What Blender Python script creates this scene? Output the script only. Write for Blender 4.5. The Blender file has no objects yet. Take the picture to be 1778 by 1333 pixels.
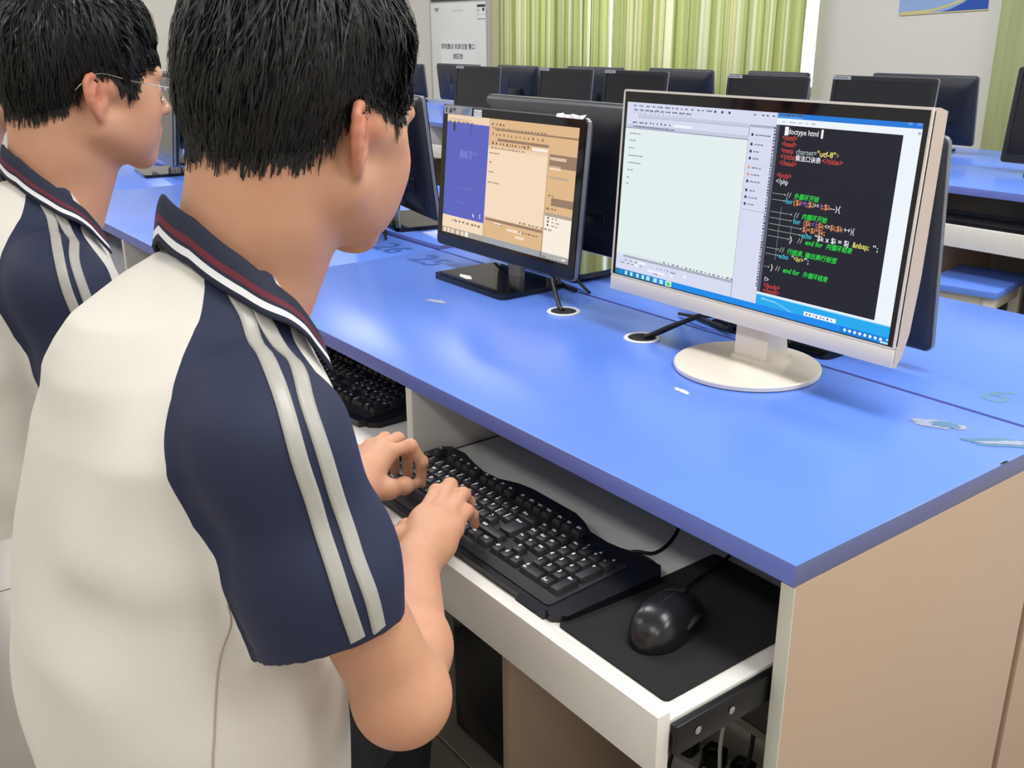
import bpy, bmesh, math, random
import numpy as np
from mathutils import Vector, Matrix, Euler
random.seed(7)
SC = bpy.context.scene
COL = SC.collection
R = math.radians

# ------------------------------------------------------------------ camera
cam_d = bpy.data.cameras.new('camera')
cam = bpy.data.objects.new('camera', cam_d); COL.objects.link(cam)
cam_d.sensor_fit = 'HORIZONTAL'; cam_d.sensor_width = 36.0
cam_d.lens = 1707.7 / 1778 * 36.0
cam_d.clip_start = 0.02; cam_d.clip_end = 100
YAW, PIT, ROL = -0.92847, 0.34570, -0.0072
CAM = Vector((0.51424, -0.73402, 1.25))
_f = Vector((math.sin(YAW) * math.cos(PIT), math.cos(YAW) * math.cos(PIT), -math.sin(PIT)))
_r = Vector((math.cos(YAW), -math.sin(YAW), 0)); _u = _r.cross(_f)
_r, _u = _r * math.cos(ROL) + _u * math.sin(ROL), -_r * math.sin(ROL) + _u * math.cos(ROL)
cam.matrix_world = Matrix(((_r.x, _u.x, -_f.x, CAM.x), (_r.y, _u.y, -_f.y, CAM.y), (_r.z, _u.z, -_f.z, CAM.z), (0, 0, 0, 1)))
SC.camera = cam

# ------------------------------------------------------------------ sky, lights, exposure
world = bpy.data.worlds.new('world'); SC.world = world; world.use_nodes = True
_bg = world.node_tree.nodes['Background']
_bg.inputs[0].default_value = (0.93, 0.97, 1.0, 1); _bg.inputs[1].default_value = 3.2
vs = SC.view_settings
vs.view_transform = 'Standard'; vs.look = 'None'; vs.gamma = 1.0; vs.use_curve_mapping = False
vs.exposure = 0.0
SC.cycles.use_denoising = True
SC.cycles.max_bounces = 8; SC.cycles.diffuse_bounces = 3; SC.cycles.sample_clamp_indirect = 6.0

def area_light(name, loc, sx, sy, power, color=(1, 1, 1), rot=(0, 0, 0)):
    l = bpy.data.lights.new(name, 'AREA'); l.shape = 'RECTANGLE'; l.size = sx; l.size_y = sy
    l.energy = power; l.color = color
    o = bpy.data.objects.new(name, l); COL.objects.link(o); o.location = loc; o.rotation_euler = rot
    return o
LAMP_SPOTS = [(x, y) for x in (-7.2, -4.6, -2.2, 0.2, 1.9) for y in (-2.0, 0.35, 2.6)]
LAMP_POWER = 21.5
for _x, _y in LAMP_SPOTS:
    area_light('ceiling_lamp_light', (_x, _y, 2.93), 1.2, 0.5, LAMP_POWER * (.6 if _y < -1 else 1.0), (1.0, 0.99, 0.975))

# ------------------------------------------------------------------ helpers
MATS = {}
def srgb(r, g, b):
    f = lambda c: (c / 12.92 if c <= 0.04045 else ((c + 0.055) / 1.055) ** 2.4)
    return (f(r / 255), f(g / 255), f(b / 255), 1)
def mat(name, rgb, rough=0.5, metal=0.0, noise=0.0, nscale=40.0, bump=0.0, bscale=200.0, spec=0.5, coat=0.0, emit=None, estr=1.0, trans=0.0, alpha=1.0, sss=0.0):
    if name in MATS: return MATS[name]
    m = bpy.data.materials.new(name); m.use_nodes = True; MATS[name] = m
    nt = m.node_tree; b = nt.nodes['Principled BSDF']
    c = srgb(*rgb)
    b.inputs['Base Color'].default_value = c
    b.inputs['Roughness'].default_value = rough; b.inputs['Metallic'].default_value = metal
    b.inputs['Specular IOR Level'].default_value = spec
    b.inputs['Coat Weight'].default_value = coat
    b.inputs['Transmission Weight'].default_value = trans
    b.inputs['Alpha'].default_value = alpha
    if sss:
        b.inputs['Subsurface Weight'].default_value = sss
        b.inputs['Subsurface Radius'].default_value = (0.012, 0.005, 0.003)
        b.inputs['Subsurface Scale'].default_value = 1.0
    if emit:
        b.inputs['Emission Color'].default_value = srgb(*emit); b.inputs['Emission Strength'].default_value = estr
    tc = None
    if noise or bump:
        tc = nt.nodes.new('ShaderNodeTexCoord')
    if noise:
        n = nt.nodes.new('ShaderNodeTexNoise'); n.inputs['Scale'].default_value = nscale; n.inputs['Detail'].default_value = 4
        nt.links.new(tc.outputs['Object'], n.inputs['Vector'])
        mx = nt.nodes.new('ShaderNodeMix'); mx.data_type = 'RGBA'
        mx.inputs[6].default_value = tuple(v * (1 - noise) for v in c[:3]) + (1,)
        mx.inputs[7].default_value = tuple(min(1, v * (1 + noise)) for v in c[:3]) + (1,)
        nt.links.new(n.outputs['Fac'], mx.inputs[0]); nt.links.new(mx.outputs[2], b.inputs['Base Color'])
    if bump:
        n2 = nt.nodes.new('ShaderNodeTexNoise'); n2.inputs['Scale'].default_value = bscale; n2.inputs['Detail'].default_value = 3
        nt.links.new(tc.outputs['Object'], n2.inputs['Vector'])
        bp = nt.nodes.new('ShaderNodeBump'); bp.inputs['Strength'].default_value = bump; bp.inputs['Distance'].default_value = 0.001
        nt.links.new(n2.outputs['Fac'], bp.inputs['Height']); nt.links.new(bp.outputs['Normal'], b.inputs['Normal'])
    return m
def emat(name, rgb, strength=1.0):
    """a lit display pixel colour"""
    if name in MATS: return MATS[name]
    m = bpy.data.materials.new(name); m.use_nodes = True; MATS[name] = m
    b = m.node_tree.nodes['Principled BSDF']
    b.inputs['Base Color'].default_value = (0.01, 0.01, 0.01, 1); b.inputs['Roughness'].default_value = 0.3
    b.inputs['Specular IOR Level'].default_value = 0.2
    b.inputs['Emission Color'].default_value = srgb(*rgb); b.inputs['Emission Strength'].default_value = strength
    return m

def empty(name, loc=(0, 0, 0), rz=0.0, label=None, cat=None, group=None):
    o = bpy.data.objects.new(name, None); COL.objects.link(o)
    o.location = loc; o.rotation_euler = (0, 0, rz); o.empty_display_size = 0.05
    tag(o, label, cat, group); return o
def tag(o, label=None, cat=None, group=None, kind=None):
    if label: o['label'] = label
    if cat: o['category'] = cat
    if group: o['group'] = group
    if kind: o['kind'] = kind
    return o
def link(name, me, parent=None, loc=None):
    o = bpy.data.objects.new(name, me); COL.objects.link(o)
    if parent is not None: o.parent = parent
    if loc is not None: o.location = loc
    return o
def setsmooth(me, angle=None):
    me.polygons.foreach_set('use_smooth', [True] * len(me.polygons))
    if angle is not None:
        me.set_sharp_from_angle(angle=R(angle))
def mesh(name, V, F, mats, parent=None, smooth=False, mi=None, angle=None, loc=None):
    me = bpy.data.meshes.new(name)
    me.from_pydata([tuple(v) for v in V], [], [tuple(f) for f in F])
    if not isinstance(mats, (list, tuple)): mats = [mats]
    for m in mats: me.materials.append(m)
    if mi is not None: me.polygons.foreach_set('material_index', list(mi))
    me.update()
    if smooth: setsmooth(me, angle)
    return link(name, me, parent, loc)
def bm_obj(name, bm, mats, parent=None, smooth=None, loc=None):
    bmesh.ops.recalc_face_normals(bm, faces=bm.faces)
    me = bpy.data.meshes.new(name); bm.to_mesh(me); bm.free()
    if not isinstance(mats, (list, tuple)): mats = [mats]
    for m in mats: me.materials.append(m)
    if smooth is not None: setsmooth(me, smooth)
    return link(name, me, parent, loc)
def box(name, lo, hi, m, parent=None, bevel=0.0015, seg=2):
    bm = bmesh.new()
    bmesh.ops.create_cube(bm, size=1)
    for v in bm.verts:
        v.co = Vector([lo[i] + (v.co[i] + .5) * (hi[i] - lo[i]) for i in range(3)])
    if bevel:
        bevel = min(bevel, .45 * min(hi[i] - lo[i] for i in range(3)))
        bmesh.ops.bevel(bm, geom=list(bm.edges), offset=bevel, segments=seg, affect='EDGES', profile=.5)
    return bm_obj(name, bm, m, parent, 35 if bevel else None)
def prism(name, pts, z0, z1, m, parent=None, axis='z', bevel=0.0, seg=2):
    """extrude a 2D outline; axis z: pts=(x,y); axis y: pts=(x,z) from y=z0..z1; axis x: pts=(y,z)"""
    bm = bmesh.new()
    mk = {'z': lambda p, h: (p[0], p[1], h), 'y': lambda p, h: (p[0], h, p[1]), 'x': lambda p, h: (h, p[0], p[1])}[axis]
    a = [bm.verts.new(mk(p, z0)) for p in pts]; b = [bm.verts.new(mk(p, z1)) for p in pts]
    n = len(pts)
    bm.faces.new(a); bm.faces.new(b[::-1])
    for i in range(n): bm.faces.new((a[i], b[i], b[(i + 1) % n], a[(i + 1) % n]))
    if bevel:
        es = [e for e in bm.edges if len(e.link_faces) == 2 and e.calc_face_angle(0) > 0.6]
        bmesh.ops.bevel(bm, geom=es, offset=bevel, segments=seg, affect='EDGES', profile=.5)
    return bm_obj(name, bm, m, parent, 35)
def rrect(w, h, r, n=5, cx=0, cy=0):
    P = []
    for sx, sy, a0 in ((1, 1, 0), (-1, 1, 90), (-1, -1, 180), (1, -1, 270)):
        for k in range(n + 1):
            a = R(a0 + 90 * k / n)
            P.append((cx + sx * (w / 2 - r) + r * math.cos(a), cy + sy * (h / 2 - r) + r * math.sin(a)))
    return P
def lathe(name, prof, m, parent=None, n=40, loc=None, sx=1.0, sy=1.0, angle=40):
    V = []; F = []
    for r, z in prof:
        for k in range(n):
            a = 2 * math.pi * k / n; V.append((r * math.cos(a) * sx, r * math.sin(a) * sy, z))
    for i in range(len(prof) - 1):
        for k in range(n):
            F.append((i * n + k, i * n + (k + 1) % n, (i + 1) * n + (k + 1) % n, (i + 1) * n + k))
    if prof[0][0] > 1e-6: F.append(tuple(range(n))[::-1])
    if prof[-1][0] > 1e-6: F.append(tuple((len(prof) - 1) * n + k for k in range(n)))
    return mesh(name, V, F, m, parent, True, angle=angle, loc=loc)
def smooth_path(pts, n=8):
    P = [Vector(p) for p in pts]; out = []
    for i in range(len(P) - 1):
        p0 = P[max(i - 1, 0)]; p1 = P[i]; p2 = P[i + 1]; p3 = P[min(i + 2, len(P) - 1)]
        for k in range(n):
            t = k / n
            out.append(0.5 * ((2 * p1) + (-p0 + p2) * t + (2 * p0 - 5 * p1 + 4 * p2 - p3) * t * t + (-p0 + 3 * p1 - 3 * p2 + p3) * t ** 3))
    out.append(P[-1]); return out
def tube_geo(path, rad, ns=8, V=None, F=None):
    V = [] if V is None else V; F = [] if F is None else F
    base = len(V); up = Vector((0, 0, 1)); prev = None
    for i, p in enumerate(path):
        t = (path[min(i + 1, len(path) - 1)] - path[max(i - 1, 0)]).normalized()
        if prev is None:
            a = t.cross(up);
            if a.length < 1e-4: a = t.cross(Vector((1, 0, 0)))
        else:
            a = prev - t * prev.dot(t)
        a.normalize(); b = t.cross(a); prev = a
        r = rad[i] if isinstance(rad, (list, tuple)) else rad
        for k in range(ns):
            an = 2 * math.pi * k / ns; V.append(p + a * (r * math.cos(an)) + b * (r * math.sin(an)))
    for i in range(len(path) - 1):
        for k in range(ns):
            F.append((base + i * ns + k, base + i * ns + (k + 1) % ns, base + (i + 1) * ns + (k + 1) % ns, base + (i + 1) * ns + k))
    F.append(tuple(base + k for k in range(ns))[::-1]); F.append(tuple(base + (len(path) - 1) * ns + k for k in range(ns)))
    return V, F
def tube(name, pts, rad, m, parent=None, ns=8, n=8, smoothp=True):
    path = smooth_path(pts, n) if smoothp else [Vector(p) for p in pts]
    V, F = tube_geo(path, rad, ns)
    return mesh(name, V, F, m, parent, True, angle=60)

_tcache = {}
def text_geo(s, size=1.0, align='LEFT', shear=0.0, bold=0.0, res=2):
    """glyph outlines of the built-in font as flat triangles: (verts2d, faces, width)"""
    key = (s, align, shear, bold, res)
    if key not in _tcache:
        c = bpy.data.curves.new('t', 'FONT'); c.body = s; c.size = 1.0; c.align_x = align; c.shear = shear; c.offset = bold; c.resolution_u = res; c.fill_mode = 'FRONT'
        o = bpy.data.objects.new('t', c); COL.objects.link(o)
        dg = bpy.context.evaluated_depsgraph_get(); ev = o.evaluated_get(dg)
        me = ev.to_mesh()
        V = [(v.co.x, v.co.y) for v in me.vertices]; F = [tuple(p.vertices) for p in me.polygons]
        ev.to_mesh_clear(); bpy.data.objects.remove(o); bpy.data.curves.remove(c)
        _tcache[key] = (V, F)
    V, F = _tcache[key]
    return [(x * size, y * size) for x, y in V], F

class Sheet:
    """flat print built up of coloured patches and glyphs, layered a hair apart: local x right, z up, facing -y"""
    def __init__(s): s.V = []; s.F = []; s.mi = []; s.mats = []; s.layer = 0
    def m(s, mt):
        if mt not in s.mats: s.mats.append(mt)
        return s.mats.index(mt)
    def quad(s, x0, z0, x1, z1, mt, d=None):
        s.poly([(x0, z0), (x1, z0), (x1, z1), (x0, z1)], mt, d)
    def poly(s, P, mt, d=None):
        d = s.layer if d is None else d
        b = len(s.V); s.V += [(x, -d, z) for x, z in P]; s.F.append(tuple(range(b, b + len(P)))); s.mi.append(s.m(mt))
    def text(s, t, x, z, size, mt, d=None, align='LEFT', shear=0, bold=0, w=None, res=2):
        d = s.layer if d is None else d
        V, F = text_geo(t, size, align, shear, bold, res)
        if not V: return
        k = 1.0
        if w:
            xs = [v[0] for v in V]; k = w / max(1e-6, max(xs) - (min(xs) if min(xs) < 0 else 0))
        b = len(s.V); s.V += [(x + vx * k, -d, z + vz) for vx, vz in V]
        s.F += [tuple(b + i for i in f) for f in F]; s.mi += [s.m(mt)] * len(F)
    def dashes(s, x, z, total, h, mt, rng, d=None, wmin=.004, wmax=.012, gap=.005):
        e = x + total
        while x < e:
            w = rng.uniform(wmin, wmax)
            # a word: a few tiny strokes
            k = max(1, int(w / (h * .8)))
            for i in range(k):
                s.quad(x + i * w / k, z + h * rng.uniform(0, .25), x + (i + .72) * w / k, z + h * rng.uniform(.7, 1), mt, d)
            x += w + gap * rng.uniform(.6, 1.4)
    def build(s, name, parent=None, loc=None):
        return mesh(name, s.V, s.F, s.mats, parent, mi=s.mi, loc=loc)
def copy_tree(o, parent=None):
    c = o.copy(); COL.objects.link(c); c.parent = parent
    for ch in list(o.children): copy_tree(ch, c)
    return c
# ------------------------------------------------------------------ room materials
M_wall = mat('wall_paint', (226, 223, 217), .8, noise=.02, nscale=3)
M_ceil = mat('ceiling_paint', (235, 235, 232), .9)
M_tile = mat('floor_tile', (158, 150, 140), .22, noise=.10, nscale=2.2)
M_grout = mat('floor_grout', (128, 120, 110), .8)
M_frame = mat('window_frame_white', (228, 228, 226), .4)
M_skirt = mat('skirting', (150, 146, 140), .5)
def pane_mat():
    m = bpy.data.materials.new('window_glass'); m.use_nodes = True; nt = m.node_tree; nt.nodes.clear()
    o = nt.nodes.new('ShaderNodeOutputMaterial'); t = nt.nodes.new('ShaderNodeBsdfTransparent'); g = nt.nodes.new('ShaderNodeBsdfGlossy')
    g.inputs['Roughness'].default_value = .02; fr = nt.nodes.new('ShaderNodeFresnel'); fr.inputs[0].default_value = 1.45
    mx = nt.nodes.new('ShaderNodeMixShader'); nt.links.new(fr.outputs[0], mx.inputs[0]); nt.links.new(t.outputs[0], mx.inputs[1]); nt.links.new(g.outputs[0], mx.inputs[2])
    t.inputs[0].default_value = (.93, .96, .95, 1)
    nt.links.new(mx.outputs[0], o.inputs[0]); return m
M_pane = pane_mat()
def curtain_mat(name, cols, scale):
    m = bpy.data.materials.new(name); m.use_nodes = True; nt = m.node_tree; nt.nodes.clear()
    o = nt.nodes.new('ShaderNodeOutputMaterial'); df = nt.nodes.new('ShaderNodeBsdfDiffuse'); tr = nt.nodes.new('ShaderNodeBsdfTranslucent')
    mx = nt.nodes.new('ShaderNodeMixShader'); mx.inputs[0].default_value = .42
    tc = nt.nodes.new('ShaderNodeAttribute'); tc.attribute_name = 'cloth_u'
    n = nt.nodes.new('ShaderNodeTexNoise'); n.noise_dimensions = '1D'; n.inputs['Scale'].default_value = scale; n.inputs['Detail'].default_value = 1.5
    nt.links.new(tc.outputs['Fac'], n.inputs['W'])
    rp = nt.nodes.new('ShaderNodeValToRGB'); rp.color_ramp.interpolation = 'LINEAR'
    e = rp.color_ramp.elements
    e[0].position = .30; e[0].color = srgb(*cols[0]); e[1].position = .72; e[1].color = srgb(*cols[-1])
    for i, c in enumerate(cols[1:-1]):
        q = e.new(.30 + .42 * (i + 1) / (len(cols) - 1)); q.color = srgb(*c)
    nt.links.new(n.outputs['Fac'], rp.inputs[0])
    for s in (df, tr): nt.links.new(rp.outputs[0], s.inputs[0])
    nt.links.new(df.outputs[0], mx.inputs[1]); nt.links.new(tr.outputs[0], mx.inputs[2]); nt.links.new(mx.outputs[0], o.inputs[0])
    return m
M_curt = curtain_mat('green_striped_curtain', [(234, 230, 196), (170, 180, 118), (198, 200, 136), (160, 168, 112), (228, 226, 196), (176, 184, 124), (220, 212, 164)], 9)
M_curt2 = curtain_mat('pale_green_curtain', [(206, 210, 172), (190, 198, 150), (200, 206, 164), (182, 190, 140)], 6)

RX0, RX1, RY0, RY1, RZ = -9.2, 3.2, -3.2, 4.5, 3.0
def struct(o): o['kind'] = 'structure'; return o
fl = struct(box('floor', (RX0, RY0, -.12), (RX1, RY1, -.004), M_grout, bevel=0))
# large glossy tiles with recessed joints
TS = .8
_tm = None
for i in range(int((RX1 - RX0) / TS) + 1):
    for j in range(int((RY1 - RY0) / TS) + 1):
        x = RX0 + i * TS + .15; y = RY0 + j * TS + .06
        x1, y1 = min(x + TS, RX1), min(y + TS, RY1)
        if x1 - x < TS - .001 or y1 - y < TS - .001: 
            t = box('tile', (x + .002, y + .002, -.004), (x1 - .002, y1 - .002, 0), M_tile, fl, bevel=.0012, seg=1)
        elif _tm is None:
            t = box('tile', (.002, .002, -.004), (TS - .002, TS - .002, 0), M_tile, fl, bevel=.0012, seg=1); _tm = t.data; t.location = (x, y, 0)
        else:
            link('tile', _tm, fl, (x, y, 0))
ceil_o = struct(box('ceiling', (RX0, RY0, RZ), (RX1, RY1, RZ + .12), M_ceil, bevel=0))
struct(box('wall_left', (RX0 - .15, RY0, 0), (RX0, RY1, RZ), M_wall, bevel=0))
struct(box('wall_right', (RX1, RY0, 0), (RX1 + .15, RY1, RZ), M_wall, bevel=0))
struct(box('wall_front', (RX0, RY0 - .15, 0), (RX1, RY0, RZ), M_wall, bevel=0))
# far wall with two window openings
WINS = [(-6.45, -3.400, .85, 2.65), (-2.05, 1.3, .85, 2.65)]
def wall_with_holes():
    xs = [RX0] + [v for w in WINS for v in w[:2]] + [RX1]
    V = []; F = []
    def bx(x0, x1, z0, z1):
        b = len(V)
        for x in (x0, x1):
            for y in (RY1, RY1 + .22):
                for z in (z0, z1): V.append((x, y, z))
        for f in ((0, 1, 3, 2), (4, 6, 7, 5), (0, 4, 5, 1), (2, 3, 7, 6), (0, 2, 6, 4), (1, 5, 7, 3)): F.append(tuple(b + i for i in f))
    for i in range(0, len(xs) - 1, 2): bx(xs[i], xs[i + 1], 0, RZ)
    for x0, x1, z0, z1 in WINS: bx(x0, x1, 0, z0); bx(x0, x1, z1, RZ)
    return struct(mesh('wall_back', V, F, M_wall))
wall_with_holes()
for k, (x0, x1, z0, z1) in enumerate(WINS):
    w = struct(empty('window_%d' % (k + 1), (x0, RY1 + .1, z0)))
    W_, H_ = x1 - x0, z1 - z0; t = .05
    for nm, lo, hi in (('frame_bottom', (0, 0, 0), (W_, .06, t)), ('frame_top', (0, 0, H_ - t), (W_, .06, H_)), ('frame_side', (0, 0, t), (t, .06, H_ - t)), ('frame_side', (W_ - t, 0, t), (W_, .06, H_ - t))):
        box(nm, lo, hi, M_frame, w)
    nb = 4
    for b in range(1, nb): box('mullion', (b * W_ / nb - .025, 0, t), (b * W_ / nb + .025, .06, H_ - t), M_frame, w)
    for b in range(nb):
        a0 = b * W_ / nb + (.025 if b else t); a1 = (b + 1) * W_ / nb - (.025 if b < nb - 1 else t)
        mesh('pane', [(a0, .03, t), (a1, .03, t), (a1, .03, H_ - t), (a0, .03, H_ - t)], [(0, 1, 2, 3)], M_pane, w)
    box('window_sill', (0, -.12, -.03), (W_, -.0, 0), M_frame, w)
for nm, lo, hi in (('baseboard_back', (RX0, RY1 - .012, 0), (RX1, RY1, .1)), ('baseboard_left', (RX0, RY0, 0), (RX0 + .012, RY1 - .012, .1))):
    struct(box(nm, lo, hi, M_skirt, bevel=0))

# curtains: each a pleated sheet with thickness, hung from a rail
M_rail = mat('rail_metal', (190, 190, 188), .35, .8)
def curtain(x0, x1, label, m, seed, pleat=.105, lean=0.0, rag=0.0):
    rng = random.Random(seed); n = int((x1 - x0) / .0125); top, bot = 2.78, .22
    ph = rng.uniform(0, 6); rows = 9
    V = []; F = []; U = []
    off = [rng.gauss(0, .5) for _ in range(200)]
    arc = 0; prevp = None; prof = []
    for i in range(n + 1):
        t = i / n; x = x0 + t * (x1 - x0)
        w = x / pleat; k = int(math.floor(w)) % 200; fr = w - math.floor(w)
        j = off[k] * (1 - fr) + off[(k + 1) % 200] * fr
        prof.append((x, j, 2 * math.pi * w + ph))
    for r in range(rows):
        s = r / (rows - 1); z = top + (bot - top) * s
        arc = 0; lastp = None
        for i in range(n + 1):
            x, j, a = prof[i]; t = i / n
            amp = .022 + .02 * s
            y = amp * math.sin(a + j * 1.4 + .5 * s * j) + .012 * math.sin(a * .37 + 2 * j + s)
            xx = x + .012 * math.sin(2 * a + j) + lean * s
            if rag: xx += rag * math.sin(z * 9 + seed) * (t if rag > 0 else 1 - t)
            p = (xx, y, z)
            if lastp: arc += math.hypot(p[0] - lastp[0], p[1] - lastp[1])
            lastp = p; V.append(p); U.append(arc if r == 0 else U[i])
    N = n + 1
    for r in range(rows - 1):
        for i in range(n): F.append((r * N + i, (r + 1) * N + i, (r + 1) * N + i + 1, r * N + i + 1))
    o = empty('curtain', (0, RY1 - .11, 0), 0, label, 'curtain', None)
    c = mesh('cloth', V, F, m, o, True)
    at = c.data.attributes.new('cloth_u', 'FLOAT', 'POINT'); at.data.foreach_set('value', [u + seed * 3.7 for u in U])
    box('header_tape', (x0, -.006, 2.76), (x1, .006, 2.81), M_frame, o)
    return o
curtain(-6.56, -5.150, 'yellow-green striped curtain hanging next to the white notice cabinet', M_curt, 1)
curtain(-5.045, -3.385, 'yellow-green striped curtain drawn up to the bare wall with the poster', M_curt, 2, lean=-.01)
curtain(-2.25, -.6, 'pale sage green curtain to the other side of the wall with the poster', M_curt2, 3, .16)
for x0, x1, lab in ((-6.7, -3.2, 'long curtain rail above the yellow-green striped curtains'), (-2.4, 1.4, 'curtain rail above the pale sage green curtain')):
    rr = empty('curtain_rail', (0, RY1 - .11, 2.83), 0, lab, 'curtain rail')
    tube('rod', [(x0, 0, 0), (x1, 0, 0)], .012, M_rail, rr, n=1)
    for xx in (x0 + .1, (x0 + x1) / 2, x1 - .1): box('bracket', (xx - .01, 0, -.012), (xx + .01, .11, .012), M_rail, rr)

# white wall cabinet with energy label and a taped paper notice
M_wpanel = mat('gloss_white_panel', (232, 234, 234), .12, coat=.3)
M_greyside = mat('grey_side_panel', (186, 186, 184), .5)
M_darkvent = mat('dark_vent', (70, 72, 74), .5)
M_ink = mat('black_ink', (52, 54, 58), .7)
M_paper = mat('white_paper', (240, 242, 246), .8)
M_greyink = mat('grey_ink', (150, 152, 156), .7)
wc = empty('wall_cabinet', (-7.09, RY1 - .1, 0), 0, 'tall glossy white cabinet by the striped curtain with a paper notice', 'cabinet')
box('body', (-.47, 0, .08), (.47, .1, 1.95), M_greyside, wc)
box('door', (-.43, -.012, .12), (.425, 0, 1.475), M_wpanel, wc, .004)
box('vent_grille', (-.43, -.008, 1.49), (.425, 0, 1.56), M_darkvent, wc)
box('top_panel', (-.43, -.012, 1.575), (.425, 0, 1.93), M_wpanel, wc, .004)
box('foot', (-.44, .01, 0), (-.34, .09, .08), M_darkvent, wc); box('foot', (.34, .01, 0), (.44, .09, .08), M_darkvent, wc)
s = Sheet(); s.layer = .0005
s.poly([(-.37, 1.435), (-.29, 1.435), (-.315, 1.405), (-.335, 1.40)], M_greyink); s.build('logo_print', wc, (0, -.0125, 0)); s = Sheet(); s.layer = .0005
s.dashes(-.07, 1.405, .14, .008, M_greyink, random.Random(4), wmin=.01, wmax=.02)
s.build('model_print', wc, (0, -.0125, 0))
s = Sheet(); s.quad(.305, 1.335, .422, 1.452, M_paper); s.layer = .0006
s.quad(.305, 1.432, .422, 1.452, M_ink); s.quad(.38, 1.40, .41, 1.425, M_ink); s.quad(.305, 1.335, .422, 1.339, M_ink); s.quad(.305, 1.372, .422, 1.374, M_greyink); s.quad(.303, 1.335, .306, 1.45, M_greyink)
s.quad(.32, 1.40, .335, 1.415, M_greyink)
s.build('energy_label', wc, (0, -.0132, 0))
pn = Sheet(); pn.quad(-.27, .93, .29, 1.175, M_paper); pn.layer = .0006
pn.text('即刻重点 机房注意 警口', 0.0, 1.095, .05, M_ink, align='CENTER', bold=.012, w=None)
pn.text('请爱惜!', 0.0, 1.012, .05, M_ink, align='CENTER', bold=.012)
po = pn.build('paper_notice', None, (-7.09, RY1 - .1135, 0)); tag(po, 'white paper notice with two lines of black print on the white cabinet', 'notice')

# poster on the bare wall
M_pb = mat('poster_pale_blue', (150, 180, 226), .45); M_pdb = mat('poster_deep_blue', (38, 84, 178), .45); M_py = mat('poster_yellow', (214, 204, 140), .45)
pz = 1.318
s = Sheet(); s.quad(-.255, 0, .255, .62, M_pb); s.layer = .0006
arc = [(-.255 + .51 * t, .006 + .10 * max(0, t - .28) ** 1.6 * 1.7) for t in [i / 24 for i in range(25)]]
arc2 = [(x + .02, z + .012 + .02 * (x + .255)) for x, z in arc]
for i in range(24): s.poly([arc[i], arc[i + 1], arc2[i + 1], arc2[i]], M_py)
s.quad(-.255, 0, .255, .006, M_py)
s.layer = .0004
s.poly([(-.03, 0), (.255, 0), (.255, .16), (.2, .10), (.12, .045), (.05, .018)], M_pdb)
pr = s.build('poster', None, (-2.607, RY1 - .004, pz)); pr.rotation_euler = (0, R(-2.3), 0)
_sh = pr.modifiers.new('thick', 'SOLIDIFY'); _sh.thickness = .001; _sh.offset = 1
tag(pr, 'pale and deep blue poster with a yellow curve on the bare wall', 'poster')

# ceiling lamps: shallow housings, the lit sheet is the area light just beneath
M_lampbody = mat('lamp_housing', (240, 240, 240), .4)
M_lampdiff = mat('lamp_diffuser', (250, 250, 250), .4, emit=(255, 252, 244), estr=3.0)
_pl = None
for _x, _y in LAMP_SPOTS:
    if _pl is None:
        _pl = empty('ceiling_lamp', (_x, _y, 2.94), 0, 'flat white ceiling lamp panel', 'ceiling lamp', 'ceiling lamp panels')
        box('housing', (-.62, -.27, .012), (.62, .27, .06), M_lampbody, _pl); box('diffuser', (-.6, -.25, .0), (.6, .25, .012), M_lampdiff, _pl)
    else:
        c = copy_tree(_pl); c.location = (_x, _y, 2.94)
# ------------------------------------------------------------------ desks
def laminate(name, rgb, rough, noise):
    m = mat(name, rgb, rough, noise=noise, nscale=2.5, bump=.06, bscale=900)
    return m
M_blue = laminate('blue_laminate_top', (102, 142, 240), .26, .05)
M_bedge = mat('blue_edge_band', (112, 128, 214), .35)
M_bendshade = mat('blue_end_band_shaded', (104, 112, 160), .4)  # blue band of the end faces, their shade painted in as a duller tone
M_cream = mat('cream_laminate', (190, 166, 144), .45, noise=.03, nscale=5, bump=.05, bscale=700)
M_creamedge = mat('pale_edge_band', (206, 206, 194), .4)
M_white = mat('white_laminate', (232, 230, 224), .4)
M_shadegrey = mat('shade_grey_laminate', (120, 118, 114), .5)  # under-desk shade on the modesty panel, put into its colour
M_rail_b = mat('black_slide_rail', (28, 28, 30), .35, .4)
M_chrome = mat('bright_steel', (190, 190, 190), .25, 1.0)
M_blackp = mat('black_plastic', (24, 25, 28), .38)
M_gromm = mat('grommet_white', (216, 218, 224), .4)
M_hole = mat('dark_hole', (22, 24, 26), .9)
M_stencil = mat('teal_stencil_paint', (94, 138, 176), .6)
M_stencil_b = mat('blue_stencil_paint', (48, 88, 172), .5)
M_chip = mat('chipped_core_white', (222, 226, 238), .6)
M_scuff = mat('scuffed_board', (160, 170, 196), .7, noise=.2, nscale=200)
UW, UD, ZT = 1.475, .53, .75
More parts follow.
